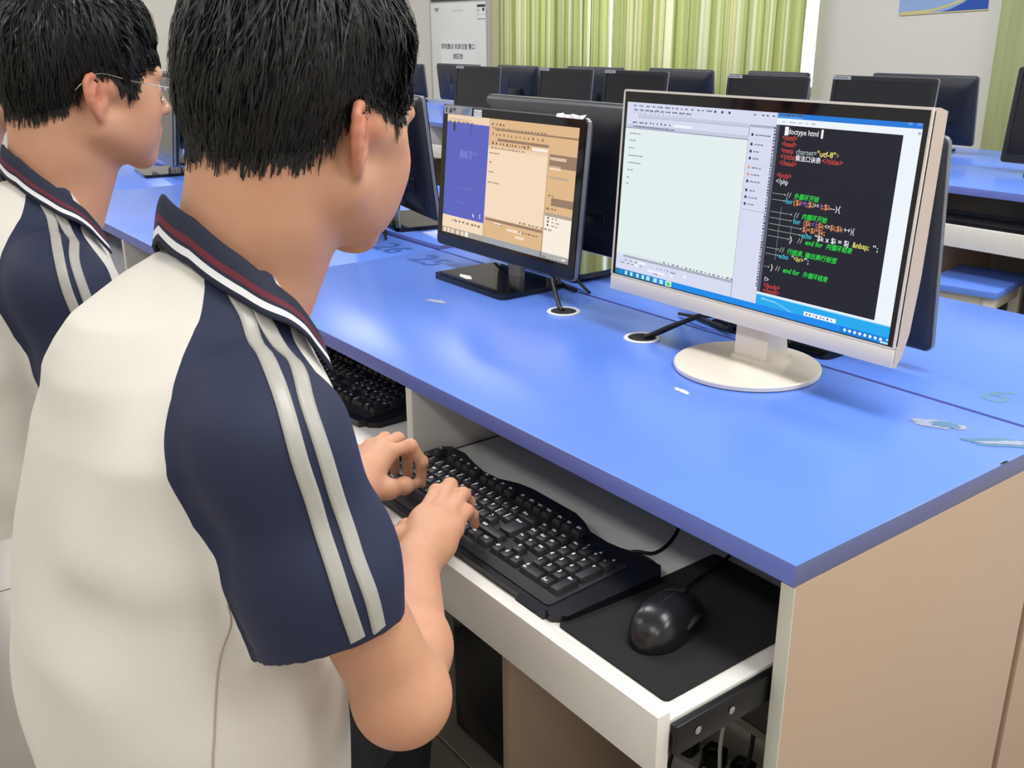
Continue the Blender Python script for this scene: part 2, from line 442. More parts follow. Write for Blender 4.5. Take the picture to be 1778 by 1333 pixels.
def desk_unit(x_right, y_front, rz, label, trays, z_off=0.0, detail=True, ends=(True, True)):
    """local: right end x=0, front edge y=0, users sit on -y"""
    d = empty('computer_desk', (x_right, y_front, z_off), rz, label, 'desk')
    bm = bmesh.new(); bmesh.ops.create_cube(bm, size=1)
    for v in bm.verts: v.co = Vector((-UW / 2 + v.co.x * (UW - .001), UD / 2 + v.co.y * UD, ZT - .0125 + v.co.z * .025))
    bmesh.ops.bevel(bm, geom=list(bm.edges), offset=.0012, segments=2, affect='EDGES', profile=.5)
    top = bm_obj('desktop', bm, [M_blue, M_bedge, M_bendshade], d, 35)
    for p in top.data.polygons:
        if abs(p.normal.y) > .8: p.material_index = 1
        elif abs(p.normal.x) > .8: p.material_index = 2
    zb = ZT - .0255
    for x0, x1, on in ((-.018, 0, ends[0]), (-UW, -UW + .018, ends[1])):
        pn = box('side_panel', (x0, .003, 0), (x1, UD - .005, zb), M_cream, d, .001)
        box('edge_band', (x0 + .0005, .0015, .001), (x1 - .0005, .004, zb - .001), M_creamedge, pn, .0005)
    box('partition', (-UW / 2 - .009, .0, .53), (-UW / 2 + .009, UD - .05, zb), M_white, d, .001)
    box('modesty_panel', (-UW + .02, .475, .07), (-.02, .493, zb), M_shadegrey, d, .001)
    for k, (ext, full) in enumerate(trays):
        xc = -.018 if k == 0 else -UW / 2 - .009
        xl = xc - (.71 if k == 0 else .70)
        x1, x0 = xc - .014, xl + .014
        cp = box('cpu_partition', (xc - .472, -.005, 0), (xc - .454, .45, .545), M_cream, d, .001)
        tr = box('keyboard_tray', (x0, -ext + .018, .595), (x1, -ext + .36, .611), M_white, d, .001)
        box('front_lip', (x0 - .006, -ext, .553), (x1 + .003, -ext + .018, .625), M_white, tr, .0018)
        for sx, xa in ((1, x1 + .001), (-1, x0 - .011)):
            rl = box('slide_rail', (xa, -ext + .02, .574), (xa + .0095, -ext + .38, .6085), M_rail_b, tr, .0015)
        box('fixed_rail', (xc - .0125, .02, .58), (xc - .0005, .40, .603), M_rail_b, d, .001)
        box('fixed_rail', (xl + .0005, .02, .58), (xl + .0125, .40, .603), M_rail_b, d, .001)
        if full:
            for yy in (-ext + .05, -ext + .10, -ext + .24):
                lathe('rivet', [(0, .0), (.0035, 0), (.0045, .0012), (.003, .002), (0, .002)], M_chrome, tr, 14).matrix_local = Matrix.Translation((x1 + .0105, yy, .592)) @ Matrix.Rotation(R(90), 4, 'Y')
    return d
def grommet(desk, x, y):
    g = lathe('cable_grommet', [(.0245, .0005), (.0245, .0022), (.030, .0026), (.0318, .0012), (.0318, .0002)], M_gromm, desk, 36, (x, y, ZT))
    lathe('cable_hole', [(0, .0008), (.0246, .0008), (.0246, .0004), (0, .0004)], M_hole, g, 30)
    return g
def number(desk, t, x, y, size, m, rz=0.0):
    V, F = text_geo(t, size, 'CENTER', 0, .012, 3)
    c, s = math.cos(rz), math.sin(rz)
    V3 = [(vx * c - vy * s, vx * s + vy * c, 0) for vx, vy in V]
    return mesh('stencil_number', V3, F, m, desk, loc=(x, y, ZT + .0004))
def blot(desk, name, x, y, rx, ry, m, seed, rz=0, rough=.35, n=46, h=.0005):
    rng = random.Random(seed); P = []
    r = 1
    for k in range(n):
        a = 2 * math.pi * k / n; r = .6 * r + .4 * rng.uniform(1 - rough, 1 + rough)
        px, py = rx * r * math.cos(a), ry * r * math.sin(a)
        P.append((px * math.cos(rz) - py * math.sin(rz), px * math.sin(rz) + py * math.cos(rz), 0))
    return mesh(name, P, [tuple(range(n))], m, desk, loc=(x, y, ZT + h))
D1 = desk_unit(0, 0, 0, 'blue-topped computer desk with a pulled-out tray holding keyboard and mouse', [(.155, True), (.06, True)])
D2 = desk_unit(-UW, 0, 0, 'blue-topped computer desk stencilled 26 next to the seam', [(.03, True), (.03, True)])
D3 = desk_unit(-2 * UW, 0, 0, 'blue-topped computer desk at the far end of the students\' row', [(.03, True), (.03, True)])
D1b = desk_unit(-UW, 2 * UD + .008, math.pi, 'blue-topped computer desk stencilled with a green six, backing onto the students\' row', [(.02, False), (.02, False)])
D2b = desk_unit(-2 * UW, 2 * UD + .010, math.pi, 'blue-topped computer desk second from the aisle, backing onto the students\' row', [(.02, False), (.02, False)], .009)
D3b = desk_unit(-3 * UW, 2 * UD + .010, math.pi, 'blue-topped computer desk furthest from the aisle, backing onto the students\' row', [(.02, False), (.02, False)], .009)
pb_ = box('cable_box', (-.262, .205, .325), (-.0205, .46, .57), mat('dark_grey_panel', (58, 56, 54), .5), D1, .001)
box('lower_edge_band', (-.262, .2035, .3245), (-.0205, .2055, .338), mat('grey_edge_band', (112, 108, 104), .45), pb_, .0005)
grommet(D1, -.645, .413); grommet(D1, -.858, .415); grommet(D2, -.64, .413); grommet(D2, -.86, .415)
grommet(D1b, -.645, .40); grommet(D1b, -.86, .40)
number(D1, '25', -1.385, .420, .105, M_stencil_b); number(D2, '26', -.085, .420, .105, M_stencil_b)
number(D1b, '6', -UW + .125, .478, .085, M_stencil, math.pi)
blot(D1, 'scuff_mark', -.118, .452, .036, .013, M_scuff, 3, .5, .5); blot(D1, 'scuff_mark', -.112, .458, .020, .010, M_stencil, 31, .6, .7, h=.0008)
blot(D1, 'scuff_mark', -.042, .452, .040, .013, M_stencil, 5, .75, .6); blot(D1, 'scuff_mark', -.030, .462, .03, .007, M_scuff, 52, .8, .6, h=.0008)
blot(D1, 'paint_chip', -.42, .276, .017, .0055, M_chip, 8, -.15, .6); blot(D1, 'scuff_mark', -1.07, .268, .028, .009, M_scuff, 12, .3, .7)
blot(D1, 'edge_chip', -.002, .40, .002, .008, M_hole, 14, 0, .5)
# second island
E1 = desk_unit(-.84, 2.43, 0, 'blue-topped computer desk with a tray and stool, across the aisle', [(.02, True), (.02, True)])
E2 = desk_unit(-.84 - UW, 2.43, 0, 'blue-topped computer desk second along, across the aisle', [(.02, False), (.02, False)])
E3 = desk_unit(-.84 - 2 * UW, 2.43, 0, 'blue-topped computer desk third along, across the aisle', [(.02, False), (.02, False)])
E4 = desk_unit(-.84 - 3 * UW, 2.43, 0, 'blue-topped computer desk furthest along, across the aisle', [(.02, False), (.02, False)])
for i, w in enumerate(('near the pale curtain', 'second from the pale curtain', 'third from the pale curtain', 'by the white cabinet')):
    desk_unit(-.84 - (i + 1) * UW, 2.43 + 2 * UD + .008, math.pi, 'blue-topped computer desk on the window side of the far island, ' + w, [(.02, False), (.02, False)])

# stool with blue seat
M_stoolw = mat('stool_white_paint', (214, 210, 200), .5)
def stool(x, y, rz, label, h=.45):
    s = empty('stool', (x, y, 0), rz, label, 'stool', 'blue-topped stools')
    box('seat', (-.17, -.12, h - .022), (.17, .12, h), M_blue, s, .002)
    for sx in (-1, 1):
        for sy in (-1, 1): box('leg', (sx * .135 - .017, sy * .09 - .017, 0), (sx * .135 + .017, sy * .09 + .017, h - .022), M_stoolw, s, .002)
    for sy in (-1, 1):
        box('apron', (-.118, sy * .09 - .009, h - .072), (.118, sy * .09 + .009, h - .022), M_stoolw, s, .001)
        box('stretcher', (-.118, sy * .09 - .009, .12), (.118, sy * .09 + .009, .15), M_stoolw, s, .001)
    for sx in (-1, 1): box('apron', (sx * .135 - .009, -.073, h - .072), (sx * .135 + .009, .073, h - .022), M_stoolw, s, .001)
    return s
stool(-1.14, 2.475, R(100), 'white wooden stool with blue seat under the desk across the aisle')
stool(-.345, -.50, R(0), 'white wooden stool with blue seat under the student typing')
stool(-1.055, -.36, R(0), 'white wooden stool with blue seat under the student wearing glasses')
# ------------------------------------------------------------------ monitors
M_mblack = mat('monitor_black_plastic', (30, 32, 38), .3, noise=.06, nscale=30)
M_mgloss = mat('monitor_gloss_black', (14, 15, 18), .06)
M_mback = mat('monitor_back_plastic', (34, 37, 46), .42, bump=.08, bscale=1200)
M_edgeclear = mat('clear_acrylic_edge', (120, 124, 130), .15)
M_off = mat('dark_screen_glass', (22, 24, 32), .16)
M_silver = mat('brushed_silver', (176, 178, 182), .28, .85)
M_mcream = mat('cream_gloss_plastic', (236, 228, 214), .22, coat=.25)
M_mcreamedge = mat('cream_side_plastic', (212, 196, 184), .3)
M_sticker = mat('silver_sticker', (168, 170, 172), .4, noise=.15, nscale=300)
M_lens_w = mat('white_tape', (236, 236, 232), .7)
M_cable = mat('black_cable', (16, 17, 19), .45)

def panel_part(o, piv, tilt): o.location = piv; o.rotation_euler = (-tilt, 0, 0); return o
def loft(name, rings, m, parent, angle=40, cap=True):
    n = len(rings[0]); V = [p for r in rings for p in r]; F = []
    for i in range(len(rings) - 1):
        for k in range(n): F.append((i * n + k, (i + 1) * n + k, (i + 1) * n + (k + 1) % n, i * n + (k + 1) % n))
    if cap: F.append(tuple(range(n))); F.append(tuple((len(rings) - 1) * n + k for k in range(n))[::-1])
    o = mesh(name, V, F, m, parent, True, angle=angle)
    bm = bmesh.new(); bm.from_mesh(o.data); bmesh.ops.recalc_face_normals(bm, faces=bm.faces); bm.to_mesh(o.data); bm.free()
    return o
def frame_ring(name, ow, oh, r, ix0, iz0, ix1, iz1, y0, y1, m, parent, oz=0.0):
    """rectangular bezel: outer rounded outline of ow x oh (bottom at oz), inner opening; front y0, back y1"""
    out = rrect(ow, oh, r, 4, 0, oz + oh / 2); n = len(out)
    inn = []
    for x, z in out:
        cx = min(max(x, ix0), ix1); cz = min(max(z, iz0), iz1); inn.append((cx, cz))
    q = n // 4
    for k in range(4):
        c = ((ix1, iz1), (ix0, iz1), (ix0, iz0), (ix1, iz0))[k]
        for j in range(q): inn[k * q + j] = c
    V = [(x, y0, z) for x, z in out] + [(x, y0, z) for x, z in inn] + [(x, y1, z) for x, z in out] + [(x, y0 + .003, z) for x, z in inn]
    F = []
    for k in range(n):
        j = (k + 1) % n
        F.append((k, j, n + j, n + k)); F.append((k, 2 * n + k, 2 * n + j, j))
        if inn[k] != inn[j]: F.append((n + k, n + j, 3 * n + j, 3 * n + k))
    return mesh(name, V, F, m, parent, True, angle=30)

def black_monitor(name, loc, rz, label, w=.475, h=.298, zb=.047, tilt=R(6), base=(.25, .165), grp=None, screen_on=False, gloss=True, rear=True, sticker=True, fwd=.0, cables=True, simple=False):
    o = empty(name, loc, rz, label, 'monitor', grp)
    piv = (0, -fwd, zb)
    rr = lambda W, H, y, r, dz=0: [(x, y, z) for x, z in rrect(W, H, r, 4, 0, h / 2 + dz)]
    P = []
    sh = loft('housing', [rr(w, h, .004, .010), rr(w, h, .014, .010), rr(w - .012, h - .012, .022, .012), rr(w - .10, h - .09, .031, .02, -.005), rr(w - .19, h - .15, .036, .02, -.012)], M_mback, o); P.append(sh)
    P.append(loft('edge_trim', [rr(w + .0045, h + .0045, .002, .012), rr(w + .0045, h + .0045, .010, .012)], M_edgeclear, o))
    P.append(frame_ring('bezel', w, h, .010, -w / 2 + .0175, .028, w / 2 - .0175, h - .0165, -.001, .004, M_mgloss if gloss else M_mblack, o))
    sc = mesh('screen', [(-w / 2 + .017, .0015, .027), (w / 2 - .017, .0015, .027), (w / 2 - .017, .0015, h - .016), (-w / 2 + .017, .0015, h - .016)], [(0, 1, 2, 3)], M_off, o); P.append(sc)
    if sticker:
        st = Sheet(); st.quad(-w / 2 + .003, h - .0155, -w / 2 + .085, h - .001, M_sticker); st.layer = .0003
        for k in range(7): st.quad(-w / 2 + .012 + k * .009, h - .012, -w / 2 + .016 + k * .009, h - .005, M_ink)
        P.append(st.build('sticker', o)); P[-1].delta_location = (0, 0, 0)
        for v in P[-1].data.vertices: v.co.y -= .0014
    if rear:
        P.append(box('hinge_cover', (-.055, .030, .045), (.055, .062, .115), M_mblack, o, .008))
        pp = box('port_recess', (-.16, .0345, .075), (-.07, .0375, .10), M_mblack, o, .001); P.append(pp)
        rl = Sheet()
        P.append(box('rating_label', (.06, .0355, .12), (.105, .0368, .175), M_mblack, o, .0004))
    for q in P: panel_part(q, piv, tilt)
    # stand
    nk = prism('stand_neck', rrect(.044, .02, .0095, 4, 0, .045 - fwd), .008, zb + .085, M_silver, o, bevel=.001)
    bw, bd = base
    prism('base', rrect(bw, bd, .016, 4), 0, .011, M_mgloss, o, bevel=.003)
    if cables:
        tube('power_cable', [(.10, .045, zb + .09), (.085, .07, zb + .06), (.09, .09, zb + .0), (.13, .10, .02), (.20, .08, .006)], .0032, M_cable, o)
        tube('video_cable', [(.07, .045, zb + .095), (.045, .085, zb + .085), (.055, .10, zb + .03), (.06, .10, zb - .02), (.10, .085, .008), (.17, .07, .006)], [.0042] * 41, M_cable, o)
        tube('ferrite_bead', [(.0515, .0985, zb + .045), (.057, .1, zb - .003)], .0105, M_cable, o, 12, 1)
    return o, sc

# ---- cream monitor on the typing student's desk
def cream_monitor():
    o = empty('cream_monitor', (-.43, .43, ZT), 0, 'cream monitor on a round foot showing code on a dark window', 'monitor')
    piv = (-.0195, -.0178, .0725); tilt = math.atan2(.02, .327); w, h = .553, .3345
    P = []
    hs = prism('housing', [(.0, 0), (.0, h), (.012, h), (.030, h - .004), (.033, .12), (.028, .045), (.018, .012), (.008, 0)], -w / 2, w / 2, M_mcreamedge, o, 'x', bevel=.003); P.append(hs)
    ch = box('chin', (-w / 2, -.0035, 0), (w / 2, .003, .0255), M_mcream, o, .002); P.append(ch)
    P.append(frame_ring('rim', w, h - .0255, .004, -w / 2 + .003, .028, w / 2 - .003, h - .003, -.003, .003, M_mcream, o, .0255))
    P.append(frame_ring('bezel', w - .006, h - .0295, .003, -.2680, .0295, .2650, h - .0195, -.0016, .002, M_mgloss, o, .0265))
    sc = mesh('screen', [(-.2690, -.0004, .0285), (.2660, -.0004, .0285), (.2660, -.0004, h - .0185), (-.2690, -.0004, h - .0185)], [(0, 1, 2, 3)], emat('display_white', (236, 244, 250), 1.0), o); P.append(sc)
    P.append(box('mount_boss', (-.05, .03, .03), (.05, .05, .14), M_mcream, o, .006))
    for q in P: panel_part(q, piv, tilt)
    prism('stand_neck', [(.0075, .01), (.0105, .08), (.022, .12), (.04, .12), (.052, .06), (.062, .01)], -.033, .030, M_mcream, o, 'x', bevel=.003)
    lathe('base', [(0, 0), (.110, 0), (.1125, .002), (.1128, .0075), (.111, .0095), (.095, .0115), (.05, .0125), (0, .0125)], M_mcream, o, 72)
    prism('neck_collar', rrect(.082, .072, .018, 4, 0, .034), .011, .017, M_mcream, o, bevel=.002)
    return o, sc
CM, CMS = cream_monitor()
def cream_screen():
    W0, W1, Z0, Z1 = -.2690, .2660, .0285, .316
    X = lambda x: x + .4495     # desk x -> panel x
    Z = lambda v: v + .0045
    rng = random.Random(11)
    white = emat('display_white', (236, 244, 250)); lav = emat('display_lavender', (214, 218, 240)); grey = emat('display_grey', (168, 172, 188)); lgrey = emat('display_light_grey', (196, 202, 222))
    page = emat('display_page', (226, 238, 238)); dark = emat('display_near_black', (26, 27, 40)); ink = emat('display_dark_text', (50, 58, 92)); navy = emat('display_gutter', (92, 96, 112))
    tb = emat('display_taskbar_blue', (18, 136, 232)); tb2 = emat('display_taskbar_deep', (20, 92, 200)); sky = emat('display_sky_blue', (30, 168, 236)); pale = emat('display_pale_blue', (182, 226, 250)); title = emat('display_title_blue', (32, 120, 216)); title2 = emat('display_title_light', (120, 190, 240))
    red = emat('display_red', (214, 70, 62)); yel = emat('display_yellow', (236, 226, 110)); grn = emat('display_green', (44, 220, 74)); cyn = emat('display_cyan', (70, 208, 236)); org = emat('display_orange', (232, 150, 100)); pur = emat('display_purple', (150, 96, 224)); txt = emat('display_white_text', (240, 240, 244)); olive = emat('display_grey_green', (170, 186, 176)); teal = emat('display_icon_teal', (30, 120, 130))
    s = Sheet(); L = .00025
    s.layer = .0006
    # desktop wallpaper and taskbar
    s.quad(W0, Z0, W1, .060, sky)
    s.layer += L; s.quad(X(-.404), Z(.0335), W1, Z(.0495), sky); s.poly([(X(-.40), Z(.046)), (X(-.37), Z(.044)), (X(-.345), Z(.036)), (X(-.335), Z(.03)), (X(-.341), Z(.03)), (X(-.352), Z(.036)), (X(-.375), Z(.0425)), (X(-.40), Z(.0435))], pale)
    # left application
    s.quad(W0, Z(.0335), X(-.4095), Z1, lav)
    s.layer += L
    s.quad(W0, Z(.060), X(-.457), Z(.2685), page)
    s.quad(W0, Z(.270), X(-.457), Z(.2755), lgrey)
    s.quad(W0, Z(.2695), X(-.457), Z(.2703), ink)
    s.quad(X(-.690), Z(.2875), X(-.459), Z(.2925), lgrey); s.quad(X(-.690), Z(.2870), X(-.459), Z(.2878), grey)
    s.quad(X(-.4565), Z(.2880), X(-.412), Z(.2915), grey)
    s.quad(X(-.700), Z(.0560), X(-.457), Z(.0600), grey); s.quad(W0, Z(.0620), X(-.600), Z(.0630), lgrey)
    s.quad(X(-.4580), Z(.0335), X(-.4573), Z(.2900), ink)
    s.quad(X(-.609), Z(.2770), X(-.571), Z(.2808), white)
    for x, z, w in ((-.675, .0445, .018), (-.64, .041, .04), (-.675, .050, .03)): s.quad(X(x), Z(z), X(x + w), Z(z + .0035), white)
    for x, z in ((-.585, .043), (-.556, .0475)): s.poly([(X(x) + .003 * math.cos(a * .7), Z(z) + .003 * math.sin(a * .7)) for a in range(9)], white)
    s.layer += L
    s.dashes(X(-.702), Z(.3040), .175, .0028, ink, rng); s.quad(X(-.528), Z(.3035), X(-.524), Z(.3070), ink); s.quad(X(-.514), Z(.3035), X(-.510), Z(.3070), ink); s.quad(X(-.500), Z(.3035), X(-.496), Z(.3070), ink)
    for x in (-.452, -.437, -.429, -.418): s.quad(X(x), Z(.3045), X(x + .004), Z(.3062), ink)
    s.dashes(X(-.700), Z(.2970), .125, .0034, ink, rng, wmin=.008, wmax=.012, gap=.003); s.dashes(X(-.702), Z(.2925) , .13, .0034, grey, rng, wmin=.002, wmax=.004, gap=.007)
    s.dashes(X(-.702), Z(.2775), .035, .003, ink, rng, gap=.004); s.dashes(X(-.662), Z(.2775), .05, .0036, ink, rng, wmin=.003, wmax=.004)
    s.dashes(X(-.700), Z(.2712), .085, .0026, ink, rng, wmin=.005, wmax=.02, gap=.001)
    for i, (w, z) in enumerate(((.022, .2600), (.008, .2490), (.009, .2370), (.030, .2245), (.029, .2130), (.011, .2010), (.006, .1890), (.001, .179))):
        s.dashes(X(-.706), Z(z), w, .0021, ink, rng, wmin=.004, wmax=.007, gap=.0012)
    for i, z in enumerate((.2755, .2620, .2520, .2420, .2290, .2190, .2090, .1960, .1860, .1760)):
        s.quad(X(-.4525), Z(z), X(-.4485), Z(z + .004), ink if i not in (4, 5) else org); s.dashes(X(-.445), Z(z + .0006), .026 if i == 0 else rng.uniform(.008, .018), .0024, ink, rng, wmin=.004, wmax=.006, gap=.001)
    for z in (.2700, .2355, .2025): s.quad(X(-.455), Z(z), X(-.412), Z(z + .0006), lgrey)
    s.quad(X(-.4545), Z(.1690), X(-.412), Z(.1698), grey)
    s.dashes(X(-.605), Z(.0605), .145, .0030, ink, rng, wmin=.001, wmax=.006); s.dashes(X(-.695), Z(.0500), .035, .0026, ink, rng); s.dashes(X(-.705), Z(.0450), .03, .0022, ink, rng); s.dashes(X(-.618), Z(.0480), .045, .0036, ink, rng, wmin=.001, wmax=.003); s.dashes(X(-.66), Z(.0455), .012, .0022, ink, rng); s.dashes(X(-.625), Z(.039), .012, .002, ink, rng); s.dashes(X(-.585), Z(.0475), .01, .002, ink, rng)
    # right window
    s.layer = .0006 + 2 * L
    s.quad(X(-.4095), Z(.0495), W1, Z1, white)
    s.layer += L
    s.quad(X(-.4095), Z(.3035), W1, Z1 , title); s.quad(X(-.4095), Z(.3035), X(-.366), Z1, title2); s.quad(X(-.4095), Z(.0495), W1, Z(.0512), pale)
    s.quad(X(-.366), Z(.3105), X(-.335), Z1, pale)
    s.quad(X(-.4095), Z(.0535), X(-.4035), Z(.2945), navy); s.quad(X(-.4035), Z(.0535), X(-.2095), Z(.2945), dark)
    for x in (-.205, -.193, -.184): s.quad(X(x), Z(.3075), X(x + .006), Z(.3105), pale)
    s.quad(X(-.190), Z(.2965), X(-.186), Z(.2995), grey)
    s.layer += L
    s.dashes(X(-.405), Z(.3065), .038, .0034, ink, rng, wmin=.006, wmax=.01, gap=.001); s.dashes(X(-.400), Z(.2975), .055, .0026, grey, rng)
    z = .2880
    while z > .056:
        s.quad(X(-.4122), Z(z), X(-.4122 + rng.uniform(.0016, .0028)), Z(z + .0028), ink); z -= rng.uniform(.0036, .0052)
    lh = .0087; z0 = .2830; fs = .0106; cw = .0044
    def line(k, segs, x=-.3965):
        px = x
        for t, m, kw in segs:
            n = sum(2 if ord(c) > 0x2000 else 1 for c in t)
            tt = t.rstrip(); nn = sum(2 if ord(c) > 0x2000 else 1 for c in tt); lead = len(tt) - len(tt.lstrip())
            if tt.strip(): s.text(tt.strip(), X(px + lead * cw), Z(z0 - k * lh), fs * (.84 if ord(tt.strip()[0]) > 0x2000 else 1), m, w=(nn - lead) * cw * .97, **kw)
            px += n * cw
        return px
    B = dict(bold=.006); I = dict(bold=.014, shear=.22)
    s.quad(X(-.3935), Z(z0 - .0022), X(-.387), Z(z0 + .0095), txt); s.quad(X(-.3325), Z(z0 - .0022), X(-.329), Z(z0 + .0095), txt)
    line(0, [('doctype html', txt, B)], -.388)
    line(1, [('<html>', red, B)]); line(2, [('<head>', red, B)])
    line(3, [('<meta ', red, B), ('charset=', olive, B), ('"utf-8"', yel, dict(bold=.012)), ('>', org, {})])
    line(4, [('<title', red, B), ('乘法口诀表', txt, dict(bold=.012)), ('</title>', red, B)]); line(5, [('</head>', red, B)])
    line(7, [('<body>', red, B)], -.3985); line(8, [('<?php', txt, {})], -.3985)
    T = -.3985; A1 = -.3775; A2 = -.3600; A3 = -.3430
    def arrow(k, xa, xb):
        zz = z0 - k * lh + .003
        s.quad(X(xa), Z(zz), X(xb), Z(zz + .0006), olive); s.poly([(X(xb - .002), Z(zz - .0014)), (X(xb), Z(zz + .0003)), (X(xb - .002), Z(zz + .002))], olive)
    line(10, [('// ', olive, {}), ('外循环开始', grn, I)], A1); line(11, [('for', cyn, B), ('($i', org, B), ('=9', pur, B), (';$i', org, B), ('>=', txt, {}), ('1', pur, B), (';$i', org, B), ('--){', txt, {})], A1)
    line(13, [('// ', olive, {}), ('内循环开始', grn, I)], A2); line(14, [('for ', cyn, B), ('($k', org, B), ('=1', pur, B), (';$k', org, B), ('<=', txt, {}), ('$i;$k', org, B), ('++){', txt, {})], A2)
    line(15, [('$j=$i*$k;', org, B)], A3); line(16, [('echo ', cyn, B), ('"', txt, {}), ('$k x $i = $j ', txt, dict(bold=.012)), ('&nbsp;', yel, dict(bold=.012)), (' ";', txt, {})], A3)
    line(17, [('}  ', txt, {}), ('// ', olive, {}), ('end for ', grn, I), ('内循环结束', grn, I)], A2 - .002)
    line(19, [('// ', olive, {}), ('行结束, 输出换行标签', grn, I)], A1); line(20, [('echo ', cyn, B), ('"', txt, {}), ('<br>', yel, B), ('";', txt, {})], A1)
    line(22.2, [('} ', txt, {}), ('// ', olive, {}), ('end for ', grn, I), ('外循环结束', grn, I)], A1 - .012)
    line(24.4, [('?>', txt, {})], T); line(25.4, [('</body>', red, B)], T); line(26.3, [('</html>', red, B)], T)
    for k in (10, 11, 19, 20): arrow(k, T - .003, A1 - .001)
    for k in (13, 14, 17): arrow(k, T - .003, A2 - .003)
    for k in (15, 16): arrow(k, T - .003, A3 - .001)
    arrow(22.2, T - .003, A1 - .014)
    s.quad(X(A1 - .006), Z(z0 - 20.5 * lh), X(A1 - .0056), Z(z0 - 11.6 * lh), olive); s.quad(X(A2 - .002), Z(z0 - 17.5 * lh), X(A2 - .0016), Z(z0 - 14.4 * lh), olive)
    # taskbar
    s.layer = .0006 + 2 * L
    s.quad(W0, Z0, W1, Z(.0345), tb); s.quad(X(-.26), Z0, W1, Z(.0345), tb2); s.quad(W0, Z0, X(-.628), Z(.0345), teal)
    s.quad(X(-.322), Z(.0355), X(-.268), Z(.0415), white); s.layer += L
    for i, x in enumerate((-.706, -.693, -.680, -.665, -.652, -.641, -.624, -.610)): s.quad(X(x), Z(.0262), X(x + (.006 if i < 5 else .008)), Z(.0330), pale if i else tb)
    s.quad(X(-.596), Z(.0245), X(-.583), Z(.0340), page)
    for i in range(8): s.poly([(X(-.252 + i * .008) + .0024 * math.cos(a * .9), Z(.0303) + .0024 * math.sin(a * .9)) for a in range(7)], txt)
    s.quad(X(-.188), Z(.0305), X(-.180), Z(.0330), pale); s.quad(X(-.196), Z(.0255), X(-.184), Z(.0282), pale); s.quad(X(-.1825), Z(.0255), X(-.176), Z(.0282), pale)
    s.layer += L; s.quad(X(-.5935), Z(.0265), X(-.5855), Z(.0320), grn)
    s.dashes(X(-.318), Z(.0370), .046, .003, ink, rng, wmin=.002, wmax=.004, gap=.003)
    return s.build('screen_image', CMS)
cream_screen()

